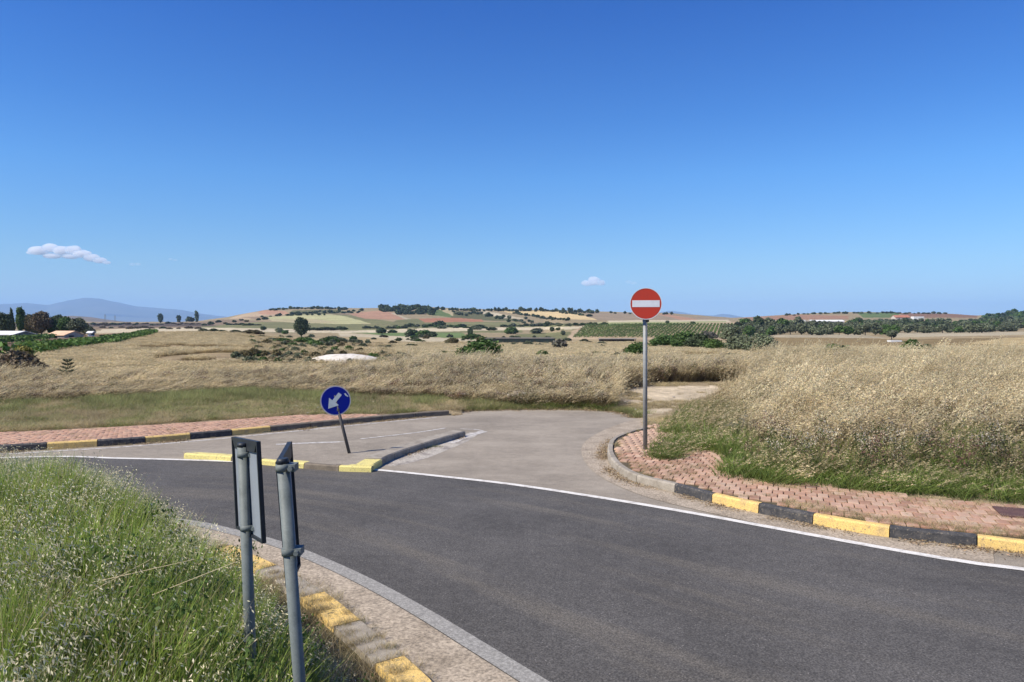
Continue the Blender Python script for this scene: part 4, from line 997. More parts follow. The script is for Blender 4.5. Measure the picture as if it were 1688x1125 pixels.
scatter('dry_grass', X, Y, T_dryshort, 5, .6+.6*RNG.random(len(X)), zs=.3+.4*RNG.random(len(X)), zrot=3, label='sparse dry grass on the bare dirt patch', cat='grass')
n = 700; i_ = (RNG.random(n)*(len(li2)-1)).astype(int); w_ = RNG.random(n)*wid[i_]; P = li2[i_] + (lb2[i_]-li2[i_])*(w_/wid[i_])[:, None]; k = (fbm(P[:, 0]*.8, P[:, 1]*1.6) > .5) | (w_ < .12); P = P[k]
scatter('dry_grass', P[:, 0], P[:, 1], T_dryshort, 5, .25+.45*RNG.random(len(P)), zfix=np.full(len(P), .125), zs=.2+.3*RNG.random(len(P)), zrot=3, label='dry weeds lying on the left brick pavement', cat='grass')
fe = catmull(far_edge, .1); P = np.vstack([along(fe, 420, .12, .16), along(fe, 200, -.05, .08)])
scatter('edge_grass', P[:, 0], P[:, 1], T_greenshort, 5, .6+.7*RNG.random(len(P)), zfix=np.full(len(P), .0), zs=.5+.9*RNG.random(len(P)), zrot=3, label='green grass creeping over the crumbled end of the side road', cat='grass')
P = along(fe, 420, -.12, .14); scatter('edge_litter', P[:, 0], P[:, 1], T_litter, 4, .6+.8*RNG.random(len(P)), zfix=np.full(len(P), .004), zrot=3, tiltsd=.02, label='dry litter along the far edge of the side road', cat='litter')
# dead litter at the kerb feet
PL = np.vstack([along(right_kerb, 700, -.07, .03), along(left_kerb, 900, -.09, .06), along(isl_right, 60, -.05, .04)]); px, py = PP(PL[:, 0], PL[:, 1])
cl = fbm(PL[:, 0]*1.2, PL[:, 1]*1.2) > .47; PL = PL[cl]
scatter('litter', PL[:, 0], PL[:, 1], T_litter, 4, .5+.7*RNG.random(len(PL)), zfix=np.full(len(PL), .008), zrot=3, tiltsd=.02, label='brown dead grass litter along the foot of the kerbs', cat='litter')
P = along(left_kerb, 160, -.06, .04); scatter('kerb_weeds', P[:, 0], P[:, 1], T_dryshort, 5, .3+.35*RNG.random(160), zfix=np.full(160, .0), zrot=3, label='small weeds at the foot of the left kerb', cat='weeds')
# green tufts on the road standing in for the blue sign's cast shadow
wx, wy = unp(697, 736); m_ = 70; X = wx + RNG.normal(size=m_)*.16; Y = wy+RNG.normal(size=m_)*.12
scatter('weed_patch', X, Y, T_greenshort, 5, .25+.3*RNG.random(m_), zfix=np.full(m_, .0), zs=.15+.25*RNG.random(m_), zrot=3, label='small green tufts standing in for the blue sign shadow right of the traffic island', cat='weeds')

# ---- far dry field
n = 85000; Y = 27 + 165*RNG.random(n)**1.45; X = (RNG.random(n)*1.55-.78)*Y
px, py = PP(X, Y, ground(X, Y))
brown = in_poly(px, py, [(1200,556),(1688,552),(2300,550),(2300,572),(1560,582),(1200,590)]); nov = in_poly(px, py, [(-300,566),(0,563),(95,556),(240,546),(262,551),(45,592),(-300,600)])
bk = in_poly(px, py, [(1000,692),(1004,645),(1060,632),(1190,634),(1205,645),(1140,668),(1085,692)])
k = ~nov & ~bk & ~(brown & (Y > 90)) & ~((Y < 36) & (px > 1060)) & ((px > 1000) | (Y > np.interp(px, [0, 300, 600, 800], [29, 29, 34, 34]))) & (fbm(X*.09+11, Y*.09) > .36) & ~(in_poly(px, py, [(370,606),(400,572),(440,560),(640,560),(660,600),(600,606)]) & (RNG.random(len(px)) < .8) & (Y > 40)); X, Y = X[k], Y[k]
scatter('field_grass', X, Y, T_field, 5, (.7+.5*RNG.random(len(X))), zs=(.30+.35*RNG.random(len(X)))*np.clip(Y/50, .8, 1.4), zrot=.8, label='dry golden grass of the field beyond the weed band', cat='grass')

# ------------------------------------------------------------------ bushes and trees
def crown_mesh(name, kind, n, size):
    L = {'round': [(0,0,.5,.5,1), (.12,.1,.58,.38,1), (-.15,-.05,.45,.4,1)],
         'bush': [(-.25,0,.32,.30,1), (.24,.05,.34,.31,1), (0,-.1,.5,.36,1.1), (.05,.2,.36,.3,1), (-.1,.05,.62,.22,1)],
         'wide': [(-.34,0,.3,.24,1.1), (-.1,.05,.45,.28,1.3), (.18,0,.4,.27,1.3), (.38,0,.28,.2,1)],
         'tree': [(0,0,.62,.36,1), (-.2,.05,.5,.26,1), (.22,-.05,.5,.25,1), (.05,.1,.82,.22,1), (-.1,-.1,.75,.2,1), (0,0,.3,.26,.8)],
         'olive': [(-.2,0,.62,.26,1), (.2,.1,.62,.26,1), (0,-.1,.75,.28,.9), (.1,.1,.5,.25,.8), (-.15,.1,.48,.22,.8), (.25,-.1,.45,.18,1)],
         'cone': [(0,0,.22,.30,1), (0,0,.45,.24,1.1), (0,0,.68,.17,1.2), (0,0,.86,.1,1.4)],
         'tall': [(0,0,.3,.2,1.2), (.08,0,.5,.2,1.2), (-.06,0,.7,.19,1.2), (.1,0,.82,.15,1)],
         'bare': [(-.25,0,.55,.22,1), (.2,0,.6,.24,1), (0,0,.75,.2,1), (.3,0,.45,.15,1), (-.1,0,.35,.15,1)]}[kind]
    L = [tuple(q[:3]) + (q[3]*random.uniform(.88, 1.12), q[4]) for q in L]
    return L
LEAFC = {'dark': (.080,.108,.046), 'green': (.085,.145,.036), 'olive': (.155,.175,.10), 'brownish': (.165,.14,.065), 'redd': (.15,.115,.07), 'bright': (.095,.155,.035), 'grey': (.17,.16,.12), 'yellow': (.30,.27,.06)}
_cache = {}
def plant_mesh(kind, colr, lod, var):
    key = (kind, colr, lod, var)
    if key in _cache: return _cache[key]
    n, size = {'hi': (3600, .050), 'mid': (1100, .085), 'far': (300, .15), 'tiny': (90, .26)}[lod]
    if kind == 'bare': n = n//2
    v, f, c = leafball(crown_mesh('c', kind, n, size), n, size, LEAFC[colr], .35, shell=.35)
    # solid-looking inner mass of bigger leaves so the crown is not see-through everywhere
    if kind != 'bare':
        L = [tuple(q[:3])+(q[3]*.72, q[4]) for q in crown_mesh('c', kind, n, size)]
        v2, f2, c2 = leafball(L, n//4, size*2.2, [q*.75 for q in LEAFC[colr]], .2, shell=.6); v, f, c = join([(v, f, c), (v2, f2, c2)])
    me = tuft('crown', [(v, f, c)], M['leaf']); _cache[key] = me; return me
def trunk_mesh(kind):
    key = ('trunk', kind)
    if key in _cache: return _cache[key]
    mb = MB(); top = .55 if kind in ('olive', 'tree', 'bare', 'tall') else .3
    mb.tube((0, 0, -.08), (.02, 0, top*.5), .035, .028, 7); mb.tube((.02, 0, top*.5), (.0, .02, top), .028, .015, 7)
    for a_ in range(5):
        t_ = a_*1.26+.3; r_ = .24; mb.tube((.02, 0, top*(.35+.1*a_)), (r_*math.cos(t_), r_*math.sin(t_), top*(.35+.1*a_)+.25), .014, .006, 5)
    me = bpy.data.meshes.new('trunk'); me.from_pydata(mb.v, [], mb.f); me.materials.append(M['bark']); me.update(); _cache[key] = me; return me
def plant(name, px, py, wpx, hpx, kind, colr, label, cat, group=None, lod=None, D=None, parts=None):
    if D is None: x_, y_, z_ = hit(px, py)
    else: x_, y_, z_ = at(px, py, D)
    w = wpx/F*y_; h = hpx/F*y_
    if lod is None: lod = 'hi' if wpx >= 36 else 'mid' if wpx >= 15 else 'far' if wpx >= 8 else 'tiny'
    if parts is None: parts = wpx >= 10
    me = plant_mesh(kind, colr, lod, random.randrange(4)); tz = random.uniform(-3.1, 3.1)
    if kind in ('wide',): tz = random.uniform(-.4, .4)
    if parts:
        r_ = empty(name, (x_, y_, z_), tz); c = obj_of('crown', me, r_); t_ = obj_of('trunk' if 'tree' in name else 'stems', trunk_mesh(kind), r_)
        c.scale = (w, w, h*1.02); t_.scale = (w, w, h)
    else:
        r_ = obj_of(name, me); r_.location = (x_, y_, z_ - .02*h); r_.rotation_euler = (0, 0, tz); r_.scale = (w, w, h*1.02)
    tag(r_, label, cat, group); return r_

plant('shrub', 790, 600, 78, 44, 'bush', 'green', 'large dark green leafy shrub rising from the dry weeds left of the red sign', 'shrub')
plant('tree', 497, 556, 31, 31, 'tree', 'dark', 'lone dark rounded tree standing in the field above the blue sign', 'tree', lod='hi')
plant('bare_tree', 923, 580, 30, 23, 'bare', 'grey', 'greyish half bare small tree right of the long dark netting fence', 'tree', lod='mid')
plant('shrub', 895, 592, 24, 15, 'bush', 'green', 'small round dark shrub in the dry field below the half bare tree', 'shrub')
plant('shrub', 1047, 591, 42, 28, 'bush', 'green', 'dark green shrub just left of the red sign pole', 'shrub')
plant('shrub', 1020, 592, 24, 13, 'wide', 'olive', 'low olive-green bush touching the left side of the shrub by the pole', 'shrub')
plant('bush', 1100, 573, 50, 26, 'wide', 'green', 'left end of the dark green thicket right of the sign pole', 'bush', 'thicket below the vineyard')
plant('bush', 1128, 577, 52, 33, 'bush', 'green', 'tallest dark green bush in the middle of the thicket below the vineyard', 'bush', 'thicket below the vineyard')
plant('bush', 1150, 578, 42, 32, 'bush', 'dark', 'dark bush at the right of the thicket below the vineyard', 'bush', 'thicket below the vineyard')
plant('bush', 1178, 580, 42, 24, 'bush', 'bright', 'brighter green low bush between the thicket and the round bushes', 'bush')
plant('olive_tree', 1167, 559, 28, 15, 'wide', 'grey', 'grey-brown low tree at the edge of the vineyard above the thicket', 'tree')
plant('olive_tree', 1205, 570, 46, 36, 'olive', 'olive', 'grey-green olive tree behind the two round bushes', 'tree', lod='hi')
plant('round_bush', 1219, 584, 48, 33, 'round', 'olive', 'left of the two big ball-shaped grey-green bushes', 'bush', 'two ball-shaped bushes')
plant('round_bush', 1253, 585, 48, 32, 'round', 'olive', 'right of the two big ball-shaped grey-green bushes', 'bush', 'two ball-shaped bushes')
plant('bush', 1208, 590, 28, 9, 'wide', 'olive', 'flat grey-green bush at the feet of the two ball-shaped bushes', 'bush')
plant('bush', 1380, 586, 50, 22, 'wide', 'green', 'isolated dark green bush at the top of the tall dry grass on the right', 'bush', lod='hi')
plant('bush', 1290, 585, 24, 8, 'wide', 'green', 'low green bush just right of the ball-shaped bushes', 'bush')
plant('bush', 1315, 585, 22, 7, 'wide', 'bright', 'small bright green bush, second to the right of the ball-shaped bushes', 'bush')
plant('bush', 1503, 583, 32, 26, 'bush', 'green', 'taller of two shrubs poking over the dry grass far right', 'bush')
plant('bush', 1531, 583, 26, 18, 'bush', 'dark', 'smaller dark shrub right beside the taller one over the dry grass', 'bush')
plant('bush', 1477, 585, 18, 8, 'bush', 'olive', 'faint olive bush left of the two shrubs over the dry grass', 'bush')
plant('bush', 32, 626, 72, 54, 'bush', 'redd', 'reddish-brown tall bush at the left edge of the field', 'bush', lod='hi')
plant('bush', 38, 624, 44, 62, 'bush', 'yellow', 'yellow-green tall bush growing out of the reddish bush at the left', 'bush', lod='hi')
plant('bush', 72, 616, 26, 16, 'bush', 'grey', 'low greyish bush right of the reddish and yellow bushes', 'bush')
spec = [(415,552,34,10,'wide','brownish'), (434,545,10,7,'round','dark'), (461,549,15,9,'bush','olive'), (470,551,12,7,'bush','green'),
 (465,567,30,12,'wide','green'), (448,563,20,7,'wide','olive'), (500,567,32,13,'wide','green'), (521,573,26,13,'bush','green'), (542,567,30,14,'wide','green'), (482,574,20,10,'bush','green'),
 (470,581,12,8,'round','dark'), (405,585,20,9,'wide','brownish'), (388,591,16,12,'bush','olive'), (425,578,14,9,'bush','green'), (441,567,16,6,'wide','olive'), (562,564,20,9,'wide','olive'), (585,566,26,8,'wide','olive'),
 (628,550,18,11,'bush','dark'), (647,549,14,6,'wide','dark'), (605,542,15,6,'wide','olive'), (620,542,12,5,'wide','olive'), (680,555,26,14,'bush','dark'), (698,556,26,13,'bush','green'), (712,556,20,11,'bush','dark'),
 (657,563,12,6,'round','dark'), (640,577,14,9,'bush','olive'), (646,591,26,9,'wide','brownish'), (727,537,18,9,'bush','dark'), (718,538,12,8,'bush','dark'), (745,568,26,12,'bush','brownish'), (780,560,32,12,'wide','green'), (775,553,12,11,'tree','dark'),
 (843,551,24,13,'bush','green'), (811,545,16,7,'wide','dark'), (786,544,15,7,'wide','olive'), (885,550,24,10,'bush','olive'), (903,538,15,9,'bush','dark'), (888,538,20,6,'wide','olive'), (910,547,9,8,'round','dark'), (920,545,8,5,'round','dark'), (928,553,9,8,'round','olive'),
 (731,578,12,5,'round','brownish'), (752,577,12,6,'round','dark'), (769,577,9,5,'round','dark'), (707,586,15,7,'wide','brownish'), (952,578,11,6,'round','brownish'), (974,578,13,6,'round','brownish'), (1013,582,16,8,'wide','olive'), (1060,572,22,10,'wide','dark'),
 (1098,581,11,5,'round','dark'), (1100,535,9,6,'tree','dark'), (1142,535,9,5,'round','dark'), (985,577,8,4,'round','olive'), (1085,583,10,5,'wide','olive'), (1470,560,22,15,'olive','olive'), (265,533,11,14,'tree','dark'), (295,532,10,11,'tree','dark'), (313,531,12,10,'bush','dark'), (325,531,9,18,'tall','dark'),
 (335,547,16,7,'wide','olive'), (352,547,14,6,'wide','dark'), (366,548,16,5,'wide','dark'), (388,548,16,5,'wide','dark'), (172,536,14,5,'wide','redd'), (237,541,14,5,'wide','redd'), (540,545,34,7,'wide','dark'), (562,544,20,7,'wide','dark'), (519,545,22,6,'wide','dark')]
place = lambda x: ('under the far left mountains' if x < 330 else 'left of the lone round tree' if x < 480 else 'below the lone round tree' if x < 600 else 'in the middle of the valley' if x < 760 else 'round the long dark netting fence' if x < 940 else 'near the red sign pole' if x < 1200 else 'in front of the olive grove')
tone = {'dark': 'dark', 'green': 'leafy green', 'olive': 'grey-green', 'brownish': 'brownish', 'redd': 'dull reddish', 'bright': 'bright green'}
hc = {'wide': 'spreading low', 'round': 'small round', 'bush': 'rough clumped', 'tree': 'upright', 'olive': 'open-crowned', 'tall': 'slender tall'}
for q in spec:
    nm = 'tree' if q[4] in ('tree', 'olive', 'tall') else 'bush'
    plant(nm, *q, '%s %s %s %s' % (hc[q[4]], tone[q[5]], nm, place(q[0])), nm, '%s %s %s %ss %s' % (hc[q[4]], tone[q[5]], '', nm, place(q[0])))
# scattered small bushes over the valley field
for k in range(190):
    px = random.uniform(380, 1000); py = 556 + 44*random.random()**1.2
    if fbm(np.array([px*.02]), np.array([py*.1]))[0] < .42: continue
    w = random.uniform(5, 12)*(1+(py-560)/40)
    plant('bush', px, py, w, w*random.uniform(.5, .75), 'wide', random.choice(['brownish', 'olive', 'olive', 'green']), 'low scattered scrub bush in the dry valley field', 'bush', 'low scrub bushes scattered in the dry valley field', parts=False)
# overgrown planting rows left of centre
for r_ in range(9):
    a0 = (385 + r_*24, 600); a1 = (455 + r_*19, 568)
    for k in range(11):
        t_ = k/10 + random.uniform(-.05, .05); px = a0[0]*(1-t_)+a1[0]*t_; py = a0[1]*(1-t_)+a1[1]*t_
        if random.random() < .25: continue
        w = random.uniform(9, 19)*(1-.3*t_)
        plant('bush', px, py, w, w*.8, 'bush', random.choice(['brownish', 'brownish', 'olive', 'olive', 'green']), 'low brown-green bush in the slanting rows of the old plantation', 'bush', 'low bushes in slanting rows of the old plantation', parts=False)
# left farm trees
ft = [(6,549,34,32,'tree','dark','broad dark tree at the left picture edge behind the white barn'), (19,548,18,39,'cone','dark','pointed dark conifer behind the white barn'), (34,549,26,42,'tall','green','tallest tree of the left grove, right of the pointed conifer'),
 (46,550,28,30,'tree','brownish','brownish tree between the tallest tree and the red-tinged one'), (68,551,38,36,'tree','redd','broad red-tinged tree in the middle of the left grove'), (60,551,26,26,'bush','dark','low dark tree between the white barn and the peach-roofed shed'), (93,552,30,31,'tree','dark','dark tree just behind the peach-roofed shed'),
 (108,552,28,28,'tree','green','green tree above the right end of the peach-roofed shed'), (128,552,36,27,'tree','olive','grey-green tree near the right end of the left grove'), (146,552,22,16,'bush','olive','lowest tree closing the left grove on its right side'), (118,553,20,14,'bush','dark','small dark bush right of the peach-roofed shed'), (84,552,22,26,'tree','green','narrow green tree left of the dark tree behind the shed')]
for q in ft: plant('farm_tree', q[0], q[1], q[2], q[3], q[4], q[5], q[6], 'tree', 'trees of the farm grove on the left', lod='hi', D=205+random.uniform(-12, 12), parts=True)
for k in range(6):
    plant('farm_tree', -30-k*24, 549, 34, random.uniform(24, 38), 'tree', random.choice(['dark', 'green']), 'dark tree of the farm grove continuing beyond the left picture edge', 'tree', 'farm trees beyond the left picture edge', lod='mid', D=210, parts=True)
# small conifer with tiers
x_, y_, z_ = hit(112, 634, 24); x_, y_ = unp(112, 634, .1); z_ = float(ground(np.array([x_]), np.array([y_]))[0])
D = y_; ar_ = empty('pine_sapling', (x_, y_, z_)); tag(ar_, 'small dark tiered pine sapling standing in the dry grass at the left', 'tree')
hh = 1.0; mb = MB(); mb.tube((0, 0, -.05), (0, 0, hh), .02, .006, 7); mb.build('trunk', M['bark'], ar_)
for t_ in range(6):
    zz = .22 + t_*.135; R_ = (.42 - t_*.062); P_ = []; D__ = []
    for b_ in range(9):
        a_ = b_*.698+t_*.4
        for s_ in np.linspace(.15, 1, 11):
            for w_ in (-1, 1):
                P_.append((R_*s_*math.cos(a_), R_*s_*math.sin(a_), zz + .10*s_*s_)); D__.append((math.cos(a_+w_*.8), math.sin(a_+w_*.8), .35))
    v, f, c = diamonds(np.array(P_), np.array(D__), .10, .022, (.035,.055,.028), .3)
    me = tuft('branch_tier', [(v, f, c)], M['leaf']); obj_of('branch_tier', me, ar_)

# ridge and hedgerow trees
def treeline(name, pts, n, wr, hr, label, group, kinds=('tree', 'round', 'bush'), colrs=('dark',), cat='tree', jy=.6, front=True):
    pts = sorted(pts); xs = [p[0] for p in pts]; ys = [p[1] for p in pts]
    for k in range(n):
        px = xs[0] + (xs[-1]-xs[0])*(k+random.uniform(.1, .9))/n; py = np.interp(px, xs, ys) + random.uniform(-jy, jy)
        w = random.uniform(*wr); plant(name, px, py, w, w*random.uniform(*hr), random.choice(kinds), random.choice(colrs), label, cat, group, parts=False, lod='far' if w > 7 else 'tiny')
treeline('ridge_tree', [(444,512.5),(480,510),(520,509.5),(570,511)], 26, (4, 9), (.4, .7), 'small dark tree in the line along the left hilltop', 'trees along the left hilltop')
treeline('ridge_tree', [(480,518),(520,516),(580,516),(600,514)], 26, (4, 9), (.4, .7), 'dark tree in the broken line below the left hilltop', 'trees below the left hilltop', jy=1.8)
treeline('ridge_tree', [(430,523),(480,521),(540,520)], 12, (4, 8), (.4, .7), 'tiny hedge tree above the pale yellow field', 'hedge trees above the pale yellow field')
treeline('wood_tree', [(628,514),(660,511),(700,512),(716,514)], 34, (8, 14), (.55, .8), 'dark tree of the hilltop wood in the centre', 'trees of the central hilltop wood', jy=2.2)
treeline('wood_tree', [(655,518),(700,517),(715,519)], 16, (7, 12), (.55, .8), 'dark tree on the lower edge of the central hilltop wood', 'lower edge of the central wood', jy=1.5)
treeline('ridge_tree', [(715,511),(770,512.5),(800,514)], 16, (4, 7), (.6, .9), 'small dark tree on the crest right of the central wood', 'crest trees right of the central wood')
treeline('ridge_tree', [(800,513),(860,513.5),(900,514),(985,517)], 40, (4, 8), (.6, 1.0), 'small dark tree on the crest above the golden field', 'crest trees above the golden field')
treeline('hedge_tree', [(845,517),(880,523),(905,527),(940,529)], 22, (4, 8), (.5, .8), 'dark tree in the diagonal hedge below the golden field', 'diagonal hedge below the golden field')
treeline('hedge_tree', [(920,516),(950,519),(975,523)], 10, (5, 9), (.4, .6), 'dark bush in the hedge at the right end of the golden field', 'hedge at the right end of the golden field')
treeline('hedge_tree', [(745,516),(790,521),(830,528),(880,531)], 26, (5, 10), (.5, .8), 'dark tree on the slope between wood and golden field', 'trees on the slope right of the central wood', colrs=('dark','olive'), jy=3.5)
treeline('hedge_tree', [(830,539),(880,538),(935,537),(1000,536)], 24, (6, 12), (.4, .6), 'low dark bush in the hedgerow left of the vineyard', 'hedgerow left of the vineyard', kinds=('wide','bush'), colrs=('dark','olive'), jy=1.0)
treeline('hedge_tree', [(640,541),(700,540),(760,541),(800,540)], 24, (7, 14), (.35, .6), 'low olive-green bush in the valley hedgerow', 'valley hedgerow bushes', kinds=('wide','bush'), colrs=('dark','olive','green'), jy=2)
treeline('ridge_tree', [(1000,517),(1045,518)], 4, (4, 6), (.6, .8), 'tiny crest tree left of the red sign disc', 'crest trees left of the red sign disc')
treeline('ridge_tree', [(1090,519),(1110,519.5)], 3, (4, 6), (.6, .8), 'tiny crest tree right of the red sign disc', 'crest trees right of the red sign disc')
treeline('hedge_tree', [(330,535),(400,530),(440,528)], 9, (5, 10), (.5, .7), 'dark bush on the brown slope at the left foot of the hill', 'bushes on the brown slope', kinds=('wide', 'bush'), colrs=('dark','brownish'), jy=3)
treeline('hedge_tree', [(372,536),(430,536.5)], 8, (8, 14), (.25, .4), 'low hedge bush on the olive field under the hill', 'hedge under the left hill', kinds=('wide',), colrs=('dark','olive'), jy=.6)
treeline('hedge_tree', [(150,537),(330,534)], 22, (5, 11), (.3, .5), 'low dark hedge bush on the far left plain', 'hedge bushes on the far left plain', kinds=('wide','bush'), colrs=('dark','redd'), jy=1.6)
treeline('hedge_tree', [(160,541),(330,543)], 12, (7, 13), (.3, .5), 'reddish-dark hedge bush before the pale strip on the left', 'hedge before the pale strip on the left', kinds=('wide',), colrs=('redd','dark'), jy=1.2)
treeline('ridge_tree', [(1290,521),(1350,518),(1420,517),(1560,518)], 34, (4, 8), (.35, .6), 'small dark tree along the crest of the right hill', 'crest trees of the right hill', colrs=('dark','olive'))
treeline('wood_tree', [(1620,527),(1640,525),(1690,519),(1760,514)], 40, (7, 12), (.5, .75), 'dark tree of the wooded hill at the right picture edge', 'wooded hill at the right edge', colrs=('dark','green'), jy=4)
# olive grove on the right, rows of individual trees
rowsg = [(534, 1400, 1720, 9, (8, 13)), (537.5, 1250, 1720, 8, (10, 16)), (541, 1215, 1740, 9, (12, 18)), (545, 1215, 1740, 10, (14, 21)), (549, 1225, 1620, 13, (16, 23)), (552.5, 1235, 1480, 15, (17, 24))]
ROWN = {534: 'dark olive tree in the farthest row of the grove', 537.5: 'dark olive tree in the second farthest row of the grove', 541: 'dark olive tree in a middle row of the grove', 545: 'dark olive tree in the third row of the grove', 549: 'grey-green olive tree in the second row of the grove', 552.5: 'grey-green olive tree in the front row of the grove'}
cnt = 0
for py0, xa, xb, sp, wr in rowsg:
    px = xa
    while px < xb:
        yy = py0 - max(0, (px-1560))*.012 + random.uniform(-.8, .8); w = random.uniform(*wr)
        skip = (1312 < px < 1425 and py0 == 537.5)
        if not skip:
            nearer = py0 > 548
            plant('olive_tree', px, yy, w, w*random.uniform(.60, .85), random.choice(['olive', 'tree', 'bush']), random.choice(['olive', 'olive', 'dark', 'green'] if not nearer else ['olive', 'olive', 'olive', 'green']),
              ROWN[py0], 'tree',
              ('front rows of the olive grove' if nearer else 'rear rows of the olive grove'), lod='mid' if w > 15 else 'far', parts=nearer)
            cnt += 1
        px += sp*random.uniform(.75, 1.3)
plant('olive_tree', 1618, 549, 40, 19, 'wide', 'olive', 'broad silvery olive tree standing before the grove at the far right', 'tree', lod='hi')
plant('olive_tree', 1660, 547, 30, 14, 'wide', 'olive', 'low silvery olive tree right of the broad one at the far right', 'tree', lod='mid')
for px, py, w, h in ((1228,540,26,14),(1250,545,24,22),(1268,545,26,20),(1290,546,26,20),(1236,556,24,18),(1315,545,24,22)):
    plant('olive_tree', px, py, w, h, 'tree', random.choice(['dark', 'green', 'olive']), 'dark bushy tree at the left end of the grove above the round bushes', 'tree', 'left end of the grove', lod='mid', parts=True)

# ------------------------------------------------------------------ vineyards
def vine_row(p0, p1, h, w, label, group, dens=14, col=(.075,.125,.025)):
    p0 = np.array(p0); p1 = np.array(p1); Lg = np.hypot(*(p1-p0)[:2]); n = int(Lg*dens); t_ = RNG.random(n)
    P = p0[None]*(1-t_)[:, None] + p1[None]*t_[:, None]; P[:, 2] = ground(P[:, 0], P[:, 1]); dn = np.array((-(p1-p0)[1], (p1-p0)[0], 0))/Lg
    bumpy = .75 + .5*fbm(t_*Lg*.8, t_*0+p0[0])
    P += dn*(RNG.normal(size=(n, 1))*w*.33); P[:, 2] += (.25 + (h-.25)*RNG.random(n)**.8)*bumpy
    O = p0.copy(); O[2] = ground(np.array([p0[0]]), np.array([p0[1]]))[0]
    nn = RNG.normal(size=(n, 3)) + np.array((0, 0, .6)); nn /= np.linalg.norm(nn, axis=1)[:, None]; tt = np.cross(nn, RNG.normal(size=(n, 3))); tt /= np.linalg.norm(tt, axis=1)[:, None]; bb = np.cross(nn, tt)
    s_ = (w*.42)*(.6+.7*RNG.random((n, 1))); V = np.stack([P-tt*s_/2-O, P+bb*s_/2-O, P+tt*s_/2-O, P-bb*s_/2-O], 1)
    C = np.repeat(rcol(col, n, .35)[:, None], 4, 1); f = np.array([(0, 1, 2), (0, 2, 3)])
    me = tuft('vine_row', [(V.reshape(-1, 3), (f[None]+(np.arange(n)*4)[:, None, None]).reshape(-1, 3), C.reshape(-1, 3))], M['leaf'])
    o = obj_of('vine_row', me); o.location = tuple(O); tag(o, label, 'vines', group); return o
A0 = np.array((27.9, 330.)); dirv = np.array((27., 90.)); 
TL = hit(962, 540)[:2]; TR = hit(1262, 533.5)[:2]; BL = hit(943, 557.5)[:2]; BR = hit(1275, 557)[:2]
nv = 0
for k in range(-16, 74):
    base_ = np.array((27.9 + 1.9*k*1.05, 330.))
    ss = np.linspace(-.2, 1.25, 160); P = base_[None] + dirv[None]*ss[:, None]; gz = ground(P[:, 0], P[:, 1]); px, py = proj(P[:, 0], P[:, 1], gz)
    top_y = np.interp(px, [945, 968, 1100, 1200, 1265], [540, 537.8, 535.2, 533, 532]); m = (px > np.interp(py, [537, 558], [966, 944])) & (px < 1265) & (py < 557.8) & (py > top_y) & (P[:, 1] < 460)
    if m.sum() < 12: continue
    i0, i1 = np.where(m)[0][[0, -1]]
    vine_row((P[i0, 0], P[i0, 1], 0), (P[i1, 0], P[i1, 1], 0), 1.25, .88, 'row of green vines in the slanting vineyard behind the red sign pole', 'vine rows of the vineyard behind the sign', dens=9, col=(.085,.135,.032)); nv += 1
for k, (a_, b_) in enumerate((((28, 592), (258, 550)), ((32, 586), (254, 549.2)), ((38, 580), (246, 548.6)))):
    p0 = hit(*a_); p1 = hit(*b_); vine_row(p0, p1, .95, .8, ('front', 'middle', 'rearmost')[k] + ' row of bright green vines running up the left field', 'vine rows on the left field', dens=22, col=(.085,.15,.03))
for k, (a_, b_) in enumerate((((-60, 573), (88, 558)), ((-60, 569), (80, 556.5)))):
    p0 = hit(*a_); p1 = hit(*b_); vine_row(p0, p1, 1.0, 1.2, ('nearer', 'farther')[k] + ' of two short vine rows below the white barn', 'vine rows below the barn', dens=12, col=(.065,.115,.025))
p0 = hit(-60, 598, 20); p1 = hit(12, 594, 20); vine_row(p0, p1, 1.0, 1.1, 'bit of green vines at the left picture edge beside the reddish bush', 'vines at left edge', dens=30, col=(.085,.15,.03))

